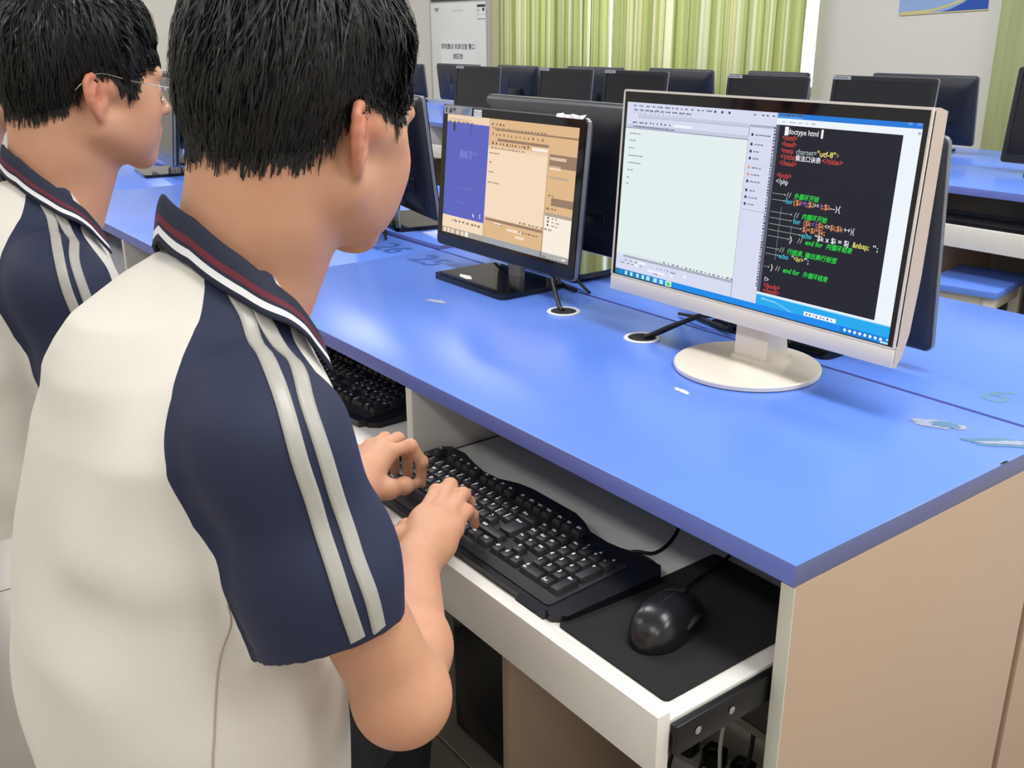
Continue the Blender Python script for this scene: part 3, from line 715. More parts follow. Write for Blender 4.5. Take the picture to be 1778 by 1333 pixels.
# ---- black monitor of the next seat, screen in warm tones
BM, BMS = black_monitor('black_monitor', (-1.118, .452, ZT), R(0), 'black monitor with a warm tinted blue and peach screen on a glossy foot', screen_on=True, tilt=R(5.6), zb=.048, h=.299, fwd=-.004, sticker=False)
def black_screen():
    w, h = .475, .299; W0, W1, Z0, Z1 = -w / 2 + .0178, w / 2 - .0178, .0283, h - .0168
    X = lambda x: (x + 1.337) / (1.337 - .900) * (W1 - W0) + W0    # measured desk x at the glass -> panel x
    Z = lambda z: (z - .8204) / (1.0801 - .8204) * (Z1 - Z0) + Z0
    XX = lambda x, z: X(x - .0)
    rng = random.Random(5)
    p1 = emat('display_peach', (238, 208, 176)); p2 = emat('display_tan', (222, 182, 136)); p3 = emat('display_brown', (150, 122, 100)); p4 = emat('display_pale_peach', (244, 218, 188)); blu = emat('display_indigo', (88, 96, 186)); ink = emat('display_brown_text', (86, 70, 72)); gry = emat('display_cool_grey', (160, 162, 168)); dk = emat('display_dark_strip', (60, 58, 60)); wht = emat('display_warm_white', (246, 236, 220)); gb = emat('display_grey_blue', (170, 160, 150)); wb = emat('display_soft_blue', (140, 146, 216))
    s = Sheet(); L = .0002; s.layer = .0004
    s.quad(W0, Z0, W1, Z1, p2); s.layer += L
    s.quad(W0, Z0, W1, Z(.833), gry); s.quad(W0, Z0, X(-1.18), Z(.833), gb); s.quad(X(-.99), Z0, W1, Z(.831), dk)
    s.quad(W0, Z(.833), X(-1.183), Z(.8600), p4); s.quad(W0, Z(.8600), X(-1.181), Z(1.0640), blu); s.quad(W0, Z(1.0640), X(-1.181), Z1, p1)
    s.quad(X(-1.181), Z(.8760), X(-.983), Z(1.0180), p4); s.quad(X(-.981), Z(.8260), W1, Z(.905), wht)
    s.quad(X(-1.181), Z(1.0180), X(-.981), Z(1.0250), p1); s.layer += L
    s.quad(X(-1.160), Z(1.0570), W1, Z(1.0605), p3); s.quad(X(-1.150), Z(1.0360), X(-.985), Z(1.0415), p3); s.quad(X(-1.175), Z(.8690), X(-.985), Z(.8745), p3)
    s.quad(X(-.980), Z(1.0000), W1, Z(1.0250), p3); s.quad(X(-.965), Z(.9270), W1, Z(.9420), p3); s.quad(X(-.980), Z(.906), W1, Z(.912), gb)
    s.quad(X(-.980), Z(.955), W1, Z(.975), p2); s.quad(X(-1.036), Z(1.0265), X(-.986), Z(1.0330), wht); s.quad(X(-.978), Z(1.014), X(-.93), Z(1.020), p4); s.quad(X(-.978), Z(.996), X(-.945), Z(1.004), p4)
    s.quad(X(-1.1815), Z(.833), X(-1.1805), Z1, gb); s.quad(X(-.984), Z(.826), X(-.983), Z(1.03), ink)
    for x, z, w in ((-1.15, .862, .03), (-1.10, .856, .05), (-1.07, .845, .03)): s.quad(X(x), Z(z), X(x + w), Z(z + .006), p4)
    s.layer += L
    s.dashes(X(-1.172), Z(1.0665), .05, .005, ink, rng, wmin=.005, wmax=.007, gap=.006); s.dashes(X(-1.172), Z(1.0615) - .004, .0, .004, ink, rng)
    s.dashes(X(-1.172), Z(1.0625) - .002, .18, .0030, ink, rng, wmin=.005, wmax=.009, gap=.004); s.dashes(X(-1.168), Z(1.0455), .17, .0065, ink, rng, wmin=.003, wmax=.005, gap=.008)
    s.dashes(X(-1.168), Z(1.0280), .12, .0060, ink, rng, wmin=.003, wmax=.008, gap=.006); s.dashes(X(-1.172), Z(1.0200), .11, .0030, ink, rng, gap=.003)
    for z, w in ((1.0090, .028), (.9900, .010), (.9700, .011), (.9480, .040)): s.dashes(X(-1.174), Z(z), w, .0030, ink, rng, wmin=.006, wmax=.009, gap=.001)
    s.dashes(W0 + .006, Z(1.0690), .08, .003, gb, rng, gap=.001); s.dashes(W0 + .006, Z(1.0655) - .002, .09, .004, ink, rng, wmin=.008, wmax=.014)
    s.dashes(X(-1.30), Z(.848), .10, .006, ink, rng, wmin=.003, wmax=.012, gap=.006); s.dashes(X(-1.06), Z(.877), .10, .004, ink, rng); s.dashes(X(-1.15), Z(.862), .03, .003, ink, rng); s.dashes(X(-1.06), Z(.858), .06, .004, ink, rng)
    s.dashes(X(-.975), Z(.978), .055, .006, gb, rng, wmin=.003, wmax=.004, gap=.001); s.dashes(X(-.978), Z(.918), .03, .004, ink, rng); s.dashes(X(-.976), Z(.944), .02, .003, ink, rng)
    for z in (.900, .893, .886): s.quad(X(-.972), Z(z), X(-.967), Z(z + .004), ink); s.dashes(X(-.958), Z(z), .016, .003, ink, rng)
    for x in (-1.33, -1.315, -1.30, -1.28, -1.262): s.quad(X(x), Z(.8215), X(x + .010), Z(.8310), p4)
    s.quad(X(-1.247), Z(.8210), X(-1.235), Z(.8315), wht)
    s.dashes(X(-.965), Z(.8230), .045, .004, wht, rng, wmin=.002, wmax=.004, gap=.004); s.quad(X(-.92), Z(.825), X(-.908), Z(.828), wht)
    s.quad(X(-1.313), Z(1.046), X(-1.305), Z(1.0635), dk); s.quad(X(-1.247), Z(1.042), X(-1.2455), Z(1.0635), dk)
    s.text('再练习', X(-1.283), Z(.990), .020, wb, w=.045); s.text("'v i s", X(-1.243), Z(.999), .014, wb)
    s.dashes(X(-1.28), Z(.925), .05, .002, wb, rng); s.dashes(X(-1.29), Z(.893), .04, .002, wb, rng)
    s.poly([(X(-1.224), Z(.876)), (X(-1.217), Z(.871)), (X(-1.219), Z(.866)), (X(-1.222), Z(.870))], wht)
    s.text('E', X(-1.199), Z(.868), .012, wht)
    return s.build('screen_image', BMS)
black_screen()
# taped printed labels along its top edge
s = Sheet(); w, h = .475, .299
s.quad(-.234, h - .0165, -.152, h + .001, M_sticker); s.quad(-.152, h - .0165, -.128, h + .0005, mat('pale_blue_label', (150, 168, 196), .5)); s.quad(-.121, h - .0195, -.092, h - .002, M_lens_w); s.layer = .0004
s.quad(-.226, h - .013, -.222, h - .003, M_ink); s.text('品 器', -.213, h - .0125, .011, M_ink, bold=.03)
for k in range(5): s.poly([(-.166 + k * .005, h - .015), (-.163 + k * .006, h - .002), (-.1618 + k * .006, h - .002), (-.165 + k * .005, h - .015)], M_ink)
s.dashes(-.119, h - .0085, .024, .002, M_greyink, random.Random(2)); s.dashes(-.119, h - .014, .02, .002, M_greyink, random.Random(3))
st = s.build('printed_label', BM)
for v in st.data.vertices: v.co.y -= .0014
panel_part(st, (0, .004, .048), R(5.6))
tb_ = mesh('torn_tape', [(x, -.001 + .008 * (i % 2), h + .0035 + (.004 if i % 3 == 1 else .0015)) for i, x in enumerate([.15 + .011 * k for k in range(8)])] + [(.15 + .011 * k, -.002, h - .001) for k in range(8)], [(k, k + 1, k + 9, k + 8) for k in range(7)], M_lens_w, BM)
panel_part(tb_, (0, .004, .048), R(5.6))
blf = mesh('peeled_sticker', [(-.075, -.045, .0115), (-.045, -.038, .0115), (-.02, -.052, .0115), (-.03, -.060, .0115), (-.058, -.057, .0115)], [(0, 4, 3, 2, 1)], M_lens_w, BM)
# cables into the desk grommets
def cable_thing(name, pts, r, label, n=8):
    o = tube(name, pts, r, M_cable, None, 8, n); tag(o, label, 'cable'); return o
cable_thing('monitor_cable', [(-.955, .475, .80), (-.94, .455, .79), (-.885, .425, .758), (-.862, .416, .7515)], .0042, 'pair of black cables dropping from the black monitor into a grommet')
cable_thing('monitor_cable', [(-.52, .50, .86), (-.555, .475, .808), (-.61, .435, .772), (-.642, .415, .7515)], .0042, 'black cables leading from the cream monitor into a grommet')
cable_thing('monitor_cable', [(-.50, .50, .865), (-.545, .480, .815), (-.60, .445, .776), (-.636, .418, .7515)], .003, 'thinner black cable beside the cream monitor grommet')

# ---- other monitors on the students' island
R180 = math.pi
black_monitor('black_monitor', (-1.86, .45, ZT), -.20, 'switched-off black monitor behind the typing student\'s head', grp='monitors along the students\' row')
black_monitor('black_monitor', (-2.56, .45, ZT), 0, 'switched-off black monitor in the students\' row beside the glasses wearer', grp='monitors along the students\' row', cables=False)
black_monitor('black_monitor', (-3.29, .47, ZT), R(-8), 'switched-off black monitor in front of the glasses wearer\'s face', grp='monitors along the students\' row', cables=False)
zr = ZT + .009
black_monitor('black_monitor', (-.500, .640, ZT), R180, 'rear of a black monitor directly behind the cream monitor', w=.51, h=.32, zb=.036, fwd=-.0, sticker=False, base=(.25, .17))
black_monitor('black_monitor', (-1.125, .655, zr), R180, 'rear of a black monitor with cables between the cream and warm screens', w=.49, h=.31, zb=.045, sticker=False)
black_monitor('black_monitor', (-1.785, .648, zr), R180 - .2, 'rear of a black monitor past the warm tinted screen', w=.45, h=.30, zb=.042, sticker=False)
black_monitor('black_monitor', (-2.75, .66, zr), R180, 'rear of a black monitor furthest down the students\' island', sticker=False, cables=False)
black_monitor('black_monitor', (-3.50, .66, zr), R180, 'rear of a black monitor at the end of the students\' island', sticker=False, cables=False)
# ---- far island: screens off, facing us
gN = 'switched-off monitors across the aisle'
for x0, w, t, lab in ((-4.68, .47, 1.04, 'switched-off monitor in front of the notice cabinet'), (-3.84, .45, 1.048, 'switched-off monitor before the first striped curtain'), (-3.29, .46, 1.05, 'switched-off monitor before the gap in the striped curtains'), (-2.45, .45, 1.052, 'switched-off monitor before the second striped curtain'), (-1.87, .47, 1.064, 'switched-off monitor before the bare wall'), (-1.085, .50, 1.114, 'switched-off monitor on the desk with the stool')):
    black_monitor('black_monitor', (x0, 2.88, ZT), R(0), lab, w=w, h=t - .787, zb=.037, grp=gN, gloss=False, rear=True, cables=False, sticker=x0 < -1.5)
gF = 'monitor backs on the window side of the far island'
for x0, w, t, lab in ((-6.1, .5, 1.02, 'monitor back at the cabinet end of the far island'), (-5.40, .52, 1.03, 'monitor back just before the white cabinet'), (-4.72, .42, 1.036, 'monitor back with a visible stand before the first striped curtain'), (-3.98, .49, 1.044, 'monitor back peeping over the others at the curtain gap'), (-3.30, .46, 1.05, 'monitor back before the middle of the second striped curtain'), (-2.66, .36, 1.053, 'monitor back near the end of the second striped curtain'), (-1.90, .48, 1.062, 'monitor back with a pale edge before the bare wall')):
    black_monitor('black_monitor', (x0, 3.28, ZT), R180, lab, w=w, h=t - .787, zb=.037, grp=gF, cables=False, sticker=False)
# ------------------------------------------------------------------ keyboard, mouse, pad, computer tower, floor cables
M_kbody = mat('keyboard_black_shell', (20, 21, 25), .32)
M_kdeck = mat('keyboard_deck', (34, 35, 39), .5)
M_key = mat('keycap_black', (36, 37, 41), .42, bump=.1, bscale=2500)
M_leg = mat('white_legend', (232, 234, 236), .6)
U = .01905
_keymesh = {}
def key_mesh(w, d):
    k = (round(w, 4), round(d, 4))
    if k in _keymesh: return _keymesh[k]
    a, b = w - .0022, d - .0022; h = .0085
    bm = bmesh.new()
    R0 = [bm.verts.new((sx * a / 2, sy * b / 2, 0)) for sx, sy in ((-1, -1), (1, -1), (1, 1), (-1, 1))]
    R1 = [bm.verts.new((sx * (a / 2 - .0021), sy * (b / 2 - .0019) + .0006, h - .0006 + (.0004 if sy > 0 else 0))) for sx, sy in ((-1, -1), (1, -1), (1, 1), (-1, 1))]
    bm.faces.new(R0[::-1]); tp = bm.faces.new(R1)
    for i in range(4): bm.faces.new((R0[i], R0[(i + 1) % 4], R1[(i + 1) % 4], R1[i]))
    bmesh.ops.bevel(bm, geom=[e for e in bm.edges if all(v in R1 for v in e.verts)] + [e for e in bm.edges if (e.verts[0] in R0) != (e.verts[1] in R0)], offset=.0008, segments=2, affect='EDGES', profile=.5)
    bmesh.ops.recalc_face_normals(bm, faces=bm.faces)
    me = bpy.data.meshes.new('key'); bm.to_mesh(me); bm.free(); me.materials.append(M_key); setsmooth(me, 35)
    _keymesh[k] = me; return me
def keyboard(loc, rz, label, tilt=R(3.2)):
    k = empty('keyboard', loc, rz, label, 'keyboard'); k.rotation_euler = (tilt, 0, rz)
    W, D = .466, .178; hw = W / 2
    back = [(hw + .010, 0.094), (hw + .024, 0.080), (hw + .016, -0.060), (hw + .002, -0.074), (.150, -0.076), (-.150, -0.076), (-hw + .008, -0.074), (-hw, -0.062), (-hw, 0.082), (-hw + .012, 0.094), (-.185, 0.096), (-.150, 0.087), (-.115, 0.081), (-.08, 0.084), (-.05, 0.096), (-.02, 0.101), (.075, 0.101), (.10, 0.094), (.125, 0.083), (.16, 0.082)]
    prism('shell', back[::-1], .0, .0125, M_kbody, k, bevel=.003, seg=3)
    prism('deck', rrect(W - .026, .128, .006, 4, 0, -.002), .0125, .0142, M_kdeck, k, bevel=.0006)
    prism('brow', [(-.1, .066), (.12, .066), (.105, .078), (.08, .088), (-.02, .088), (-.05, .082), (-.075, .071)], .0125, .0165, M_kbody, k, bevel=.0015)
    for sx in (-1, 1):
        prism('palm_rest_tab', [(sx * (hw - .055), -.074), (sx * (hw - .006), -.072), (sx * (hw - .010), -.086), (sx * (hw - .048), -.087)][::-sx], .0, .0155, mat('keyboard_gloss_tab', (30, 31, 34), .15), k, bevel=.005, seg=3)
    x_off = -22.5 * U / 2
    rows = []
    def row(r, items, x=0.0):
        for it in items:
            if isinstance(it, (int, float)): x += it; continue
            t, w = it if isinstance(it, tuple) else (it, 1)
            rows.append((t, x, r, w, 1)); x += w
    row(-.25, ['Esc', 1, 'F1', 'F2', 'F3', 'F4', .5, 'F5', 'F6', 'F7', 'F8', .5, 'F9', 'F10', 'F11', 'F12', .25, 'Prt', 'Scr', 'Brk'])
    row(1, ['~', '! 1', '@ 2', '# 3', '$ 4', '% 5', '^ 6', '& 7', '* 8', '( 9', ') 0', '_ -', '+ =', ('Bksp', 2), .25, 'Ins', 'Hm', 'PU', .25, 'Nm', '/', '*', '-'])
    row(2, [('Tab', 1.5), 'Q', 'W', 'E', 'R', 'T', 'Y', 'U', 'I', 'O', 'P', '{ [', '} ]', 1.75, 'Del', 'End', 'PD', .25, '7', '8', '9'])
    row(3, [('Caps', 1.75), 'A', 'S', 'D', 'F', 'G', 'H', 'J', 'K', 'L', ': ;', '" \'', 2.5, 'Pw', 'Sl', 'Wk', .25, '4', '5', '6'])
    row(4, [('Shift', 2.25), 'Z', 'X', 'C', 'V', 'B', 'N', 'M', '< ,', '> .', '? /', ('Shift', 2.75), 1.25, '↑', 1.25, '1', '2', '3'])
    row(5, [('Ctrl', 1.25), ('Win', 1.25), ('Alt', 1.25), ('', 6.25), ('Alt', 1.25), ('Win', 1.25), ('Mn', 1.25), ('Ctrl', 1.25), .25, '←', '↓', '→', .25, ('0 Ins', 2), '. Del'])
    rows.append(('Enter', 13.5, 2, 1.5, 2)); rows.append(('+', 21.5, 2, 1, 2)); rows.append(('Ent', 21.5, 4, 1, 2))
    y_top = .0615
    for t, x, r, w, hgt in rows:
        cx = x_off + (x + w / 2) * U; cy = y_top - (r + (hgt - 1) / 2) * U - .0055 + (.002 if r < 0 else 0)
        ko = link('key', key_mesh(w * U, hgt * U), k, (cx, cy, .0135 + (.002 if r < 0 else 0)))
        if t:
            V = []; F = []
            parts = t.split(' ')
            for i, p in enumerate(parts):
                big = len(p) == 1
                g, f = text_geo(p, .0074 if big else .0052, 'LEFT', 0, .045, 1)
                if not g: continue
                ox = -w * U / 2 + .0042 + (.0052 if len(parts) > 1 and i == 0 and len(p) == 1 else 0) * 0; oy = hgt * U / 2 - .0085 - (.0048 if i else 0)
                if len(parts) == 1 and not big: oy -= .0
                b = len(V); V += [(ox + a, oy + c, 0) for a, c in g]; F += [tuple(b + j for j in q) for q in f]
            if V: mesh('legend', V, F, M_leg, ko, loc=(0, 0, .0087))
    # lock lights and maker's print
    pl = box('indicator_panel', (x_off + 18.45 * U, .050, .0125), (x_off + 22.4 * U, .0625, .0146), M_kbody, k, .0008)
    for i, c in enumerate('1A↓'):
        V, F = text_geo(c, .006, 'CENTER', 0, .03, 1); mesh('indicator_mark', [(a, b, 0) for a, b in V], F, M_leg, pl, loc=(x_off + (19.2 + i * 1.25) * U, .054, .0149))
    V, F = text_geo('KANNECUS', .0085, 'LEFT', .2, .03, 1); mesh('maker_print', [(a, b, 0) for a, b in V], F, mat('grey_print', (168, 170, 174), .5), k, loc=(.018, .0705, .0168))
    return k
KB = keyboard((-.470, -.046, .6120), 0, 'black full-size keyboard under the typing student\'s hands')
def kb_copy(loc, rz, label):
    c = copy_tree(KB); c.location = loc; c.rotation_euler = (R(3.2), 0, rz); c['label'] = label; return c
kb_copy((-1.12, .060, .6120), R(4), 'black full-size keyboard on the tray of the glasses wearer')
# plain far keyboard (too small to show single keys)
fk = empty('keyboard', (-1.16, 2.515, .6115), 0, 'black keyboard on the tray above the stool', 'keyboard')
prism('shell', rrect(.45, .16, .01, 4), 0, .016, M_kbody, fk, bevel=.003)
for r in range(6): box('key_row', (-.215, .048 - r * .0195, .015), (.215, .0645 - r * .0195, .0225), M_key, fk, .001)

# mouse pad and mouse
M_pad = mat('mouse_pad_cloth', (22, 23, 26), .85, bump=.15, bscale=3000)
pad = prism('mouse_pad', rrect(.172, .262, .006, 4), 0, .0028, M_pad, None, bevel=.0006)
pad.location = (-.1385, .012, .6114); tag(pad, 'black cloth mouse pad on the pulled-out tray', 'mouse pad')
def mouse(loc, rz):
    m = empty('mouse', loc, rz, 'black computer mouse lying on the mouse pad', 'mouse')
    L, nt, na = .118, 44, 40
    def sec(t):
        q = (t - .48) / (.48 if t < .48 else .52); w = .0318 * max(.0, 1 - abs(q) ** 2.7) ** .5 * (1 - .07 * math.exp(-((t - .60) / .13) ** 2))
        q = (t - .40) / (.40 if t < .40 else .62); hh = .0385 * max(.0, 1 - abs(q) ** 2.3) ** .62
        w = max(w, .002); hh = max(hh, .002)
        return w, hh
    V = []; F = []
    for i in range(nt + 1):
        t = i / nt; tt = .001 + .998 * (.5 - .5 * math.cos(math.pi * t)); w, hh = sec(tt); y = -L / 2 + L * tt
        for k in range(na + 1):
            a = math.pi * k / na; ca, sa = math.cos(a), math.sin(a)
            V.append((w * math.copysign(abs(ca) ** .72, ca), y, .002 + hh * abs(sa) ** .75))
    n = na + 1
    for i in range(nt):
        for k in range(na): F.append((i * n + k, i * n + k + 1, (i + 1) * n + k + 1, (i + 1) * n + k))
    F.append(tuple(range(n))); F.append(tuple(nt * n + k for k in range(n))[::-1]); F.append(tuple(i * n for i in range(nt, -1, -1)) + tuple(i * n + na for i in range(nt + 1)))
    sh = mesh('shell', V, F, mat('mouse_satin_black', (26, 27, 30), .26), m, True, angle=75)
    bm = bmesh.new(); bm.from_mesh(sh.data); bmesh.ops.recalc_face_normals(bm, faces=bm.faces); bm.to_mesh(sh.data); bm.free()
    top = lambda t, dx=0: (dx, -L / 2 + L * t, .0022 + sec(t)[1])
    tube('button_seam', [top(t) for t in (.30, .4, .5, .6, .70)], .0007, M_hole, m, 6, 4)
    tube('button_seam', [top(t) for t in (.86, .90, .95)], .0007, M_hole, m, 6, 4)
    wh = lathe('scroll_wheel', [(0, -.0035), (.0085, -.0035), (.0095, -.002), (.0095, .002), (.0085, .0035), (0, .0035)], M_rubber, m, 24); wh.rotation_euler = (0, R(90), 0); wh.location = (0, -L / 2 + L * .78, sec(.78)[1] - .004)
    for sx in (-1, 1):
        pts = [(sx * sec(t)[0] * .985, -L / 2 + L * t, z) for t, z in ((.42, .016), (.52, .0185), (.64, .0185), (.74, .015))]
        tube('side_grip', pts, [.0012 + .003 * math.sin(math.pi * i / 12) for i in range(13)], M_rubber, m, 8, 4)
    prism('glide_base', [(sec(t)[0] * .86 * s_, -L / 2 + L * t) for s_, ts in ((1, [i / 12 for i in range(13)]), (-1, [1 - i / 12 for i in range(13)])) for t in [.02 + .96 * q for q in ts]], 0, .003, M_blackp, m)
    return m
M_rubber = mat('black_rubber', (18, 18, 19), .7)
mouse((-.142, -.028, .6144), R(14))
cable_thing('keyboard_cable', [(-.29, .030, .622), (-.275, .05, .626), (-.262, .075, .622), (-.272, .12, .630), (-.30, .17, .66), (-.33, .22, .70)], .0026, 'thin black keyboard cable rising behind the tray')
cable_thing('mouse_cable', [(-.175, .03, .622), (-.19, .07, .618), (-.20, .13, .618), (-.22, .2, .618)], .0022, 'black mouse cable running to the back of the tray')
tube_loop = cable_thing('keyboard_cable', [(-.31, .045, .618), (-.27, .062, .6155), (-.238, .055, .6155), (-.228, .03, .6155), (-.232, .01, .6155)], .0026, 'loop of black keyboard cable around the corner of the keyboard')

# computer tower under the desk
M_tower = mat('tower_black_steel', (22, 24, 29), .42)
tw = empty('computer_tower', (-.69, .10, 0), 0, 'black computer tower standing on the floor in the desk bay', 'computer')
box('case', (-.09, .012, .012), (.09, .40, .42), M_tower, tw, .004)
box('front_panel', (-.088, -.006, .016), (.088, .012, .416), mat('tower_front_gloss', (16, 17, 20), .15), tw, .005)
box('drive_bay', (-.07, -.0085, .34), (.07, -.006, .375), M_blackp, tw, .001)
tube('trim_strip', [(.072, -.006, .04), (.076, -.009, .10), (.076, -.009, .2), (.072, -.006, .28)], .002, M_chrome, tw, 6)
for sx in (-1, 1):
    for yy in (.05, .34): box('foot', (sx * .06 - .015, yy, 0), (sx * .06 + .015, yy + .03, .013), M_blackp, tw, .001)
# cables and plugs lying on the floor behind the leg space
M_cw = mat('white_cable', (214, 214, 210), .45)
rng = random.Random(21)
def floor_cable(pts, r, m, lab): o = tube('floor_cable', pts, r, m, None, 8, 8); tag(o, lab, 'cable', 'cables heaped on the floor under the desk'); return o
for i in range(9):
    w = i % 3 == 0
    x = -.255 + .026 * i; y = .235 + .03 * (i % 4)
    floor_cable([(x, y, .324), (x - .01 + rng.uniform(-.012, .012), y + .01, .22), (x - .03 + rng.uniform(-.02, .02), y + .03, .11), (x - .02 + rng.uniform(-.02, .02), y + .05, .03), (x + .01, y + .06, .005 + .003 * (i % 3)), (x + .05, y + .03, .0045)], .0034, M_cw if w else M_cable, 'white cable hanging to the floor under the desk' if w else 'black cable hanging to the floor under the desk')
pw = empty('power_strip', (-.37, .395, 0), R(12), 'grey power strip with black plugs on the floor', 'power strip')
box('case', (-.12, -.03, 0), (.12, .03, .03), mat('strip_grey', (196, 196, 194), .5), pw, .004)
for i in range(4):
    pl = prism('plug', rrect(.038, .036, .008, 3, -.085 + i * .055, 0), .03, .06, M_cable, pw, bevel=.004)
    tube('plug_lead', [(-.085 + i * .055, -.0, .058), (-.085 + i * .055, -.03, .075), (-.08 + i * .055, -.07, .04), (-.06 + i * .05, -.10, .006)], .0036, M_cable, pw)
# ------------------------------------------------------------------ organic modelling: smooth blended volumes -> surface nets
F4 = np.float32
def nv(*a): return np.array(a, dtype=np.float64)
def unit(v): v = np.asarray(v, float); return v / np.linalg.norm(v)
def smin(a, b, k):
    if k <= 0: return np.minimum(a, b)
    h = np.maximum(k - np.abs(a - b), 0) / k
    return np.minimum(a, b) - h * h * k * .25
class Cone:
    def __init__(s, a, b, ra, rb, k=.01, op='+'):
        s.a, s.b, s.ra, s.rb, s.k, s.op = nv(*a), nv(*b), ra, rb, k, op
        s.c = (s.a + s.b) / 2; s.r = np.linalg.norm(s.b - s.a) / 2 + max(ra, rb)
    def ev(s, P):
        ab = s.b - s.a; t = np.clip(((P - s.a) @ ab) / max(1e-12, ab @ ab), 0, 1)
        q = P - s.a - t[:, None] * ab
        return np.sqrt((q * q).sum(1)) - (s.ra + t * (s.rb - s.ra))
class Ell:
    """ellipsoid; M columns are its axes"""
    def __init__(s, c, r, k=.01, M=None, op='+'):
        s.c = nv(*c); s.rad = nv(*r); s.k = k; s.op = op; s.M = np.eye(3) if M is None else np.asarray(M, float); s.r = max(r)
    def ev(s, P):
        q = (P - s.c) @ s.M
        k0 = np.sqrt(((q / s.rad) ** 2).sum(1)); k1 = np.sqrt(((q / s.rad ** 2) ** 2).sum(1)) + 1e-9
        return k0 * (k0 - 1) / k1
class Rings:
    """stack of ellipses: rows z, cx, cy, a, b_front, b_back"""
    def __init__(s, rows, k=.03, op='+', n=2.2):
        s.T = np.array(rows, float); s.k = k; s.op = op; s.n = n
        z0, z1 = s.T[0, 0], s.T[-1, 0]; s.c = nv(s.T[:, 1].mean(), s.T[:, 2].mean(), (z0 + z1) / 2); s.r = (z1 - z0) / 2 + .25
    def ev(s, P):
        T = s.T; z = P[:, 2]; g = lambda i: np.interp(z, T[:, 0], T[:, i])
        dx = (P[:, 0] - g(1)); dy = P[:, 1] - g(2); a = g(3); b = np.where(dy > 0, g(4), g(5))
        q = (np.abs(dx / a) ** s.n + np.abs(dy / b) ** s.n) ** (1 / s.n)
        d = (q - 1) * np.minimum(a, b)
        return np.maximum(d, np.maximum(z - T[-1, 0], T[0, 0] - z))
def field(prims, P):
    d = np.full(len(P), 1.0)
    for p in prims:
        if p.op == '+': d = smin(d, p.ev(P), p.k)
        elif p.op == '-': d = -smin(-d, p.ev(P), p.k)
        elif p.op == 'cut':   # keep only inside of half space / volume
            d = np.maximum(d, p.ev(P))
    return d
class Fn:
    def __init__(s, f, c, r, k=0, op='+'): s.f = f; s.c = nv(*c); s.r = r; s.k = k; s.op = op
    def ev(s, P): return s.f(P)
def nets(prims, h, lo, hi, B=20):
    """surface nets over sparse blocks; returns verts, quads"""
    lo = np.asarray(lo, float); hi = np.asarray(hi, float)
    n = np.ceil((hi - lo) / (h * B)).astype(int)
    N = 1 << 14
    I = np.stack(np.meshgrid(*[np.arange(k) for k in n], indexing='ij'), -1).reshape(-1, 3)
    ctr = lo + (I + .5) * B * h; rad = math.sqrt(3) / 2 * (B + 2) * h
    D = field(prims, ctr); I = I[np.abs(D) < rad * 1.6 + .01]
    g1 = np.arange(-1, B + 1); S = B + 2
    G = np.stack(np.meshgrid(g1, g1, g1, indexing='ij'), -1).reshape(-1, 3)
    ids = []; pos = []; quads = []
    for i in I:
        base = i * B; P = lo + (base + G) * h; c = lo + (base + B / 2) * h
        act = [p for p in prims if np.linalg.norm(p.c - c) < p.r + rad + p.k + .012]
        if not any(p.op == '+' for p in act): continue
        d = field(act, P).reshape(S, S, S)
        s = d < 0
        if s.all() or not s.any(): continue
        # cells
        c8 = [d[a:S - 1 + a, b:S - 1 + b, e:S - 1 + e] for a in (0, 1) for b in (0, 1) for e in (0, 1)]
        s8 = np.stack([x < 0 for x in c8]); any_ = s8.any(0) & ~s8.all(0)
        idx = np.argwhere(any_)
        if len(idx) == 0: continue
        cor = np.array([(a, b, e) for a in (0, 1) for b in (0, 1) for e in (0, 1)], float)
        dv = np.stack([x[any_] for x in c8], 1)
        acc = np.zeros((len(idx), 3)); cnt = np.zeros(len(idx))
        for p in range(8):
            for q in range(p + 1, 8):
                if np.abs(cor[p] - cor[q]).sum() != 1: continue
                a, b = dv[:, p], dv[:, q]; m = (a < 0) != (b < 0)
                t = np.where(m, a / np.where(m, a - b, 1), 0)
                acc += np.where(m[:, None], cor[p] + t[:, None] * (cor[q] - cor[p]), 0); cnt += m
        vp = lo + (base + g1[0] + idx + acc / cnt[:, None]) * h
        gi = base + g1[0] + idx + 8; gid = (gi[:, 0] * N + gi[:, 1]) * N + gi[:, 2]
        ids.append(gid); pos.append(vp)
        for ax in range(3):
            sl0 = [slice(1, S - 1)] * 3; sl1 = [slice(1, S - 1)] * 3; sl1[ax] = slice(2, S)
            a, b = s[tuple(sl0)], s[tuple(sl1)]
            e = np.argwhere(a != b)
            if len(e) == 0: continue
            fl = a[tuple(e.T)]
            cell = base + e + 8     # sample index (relative -1 +1 = 0) => same-numbered cell
            o1 = np.zeros(3, int); o2 = np.zeros(3, int); o1[(ax + 1) % 3] = 1; o2[(ax + 2) % 3] = 1
            def gidf(c): return (c[:, 0] * N + c[:, 1]) * N + c[:, 2]
            q = np.stack([gidf(cell - o1 - o2), gidf(cell - o2), gidf(cell), gidf(cell - o1)], 1)
            q[~fl] = q[~fl][:, ::-1]
            quads.append(q)
    ids = np.concatenate(ids); pos = np.concatenate(pos); quads = np.concatenate(quads)
    u, first, inv = np.unique(ids, return_index=True, return_inverse=True)
    V = pos[first]; look = np.searchsorted(u, quads)
    return V, look
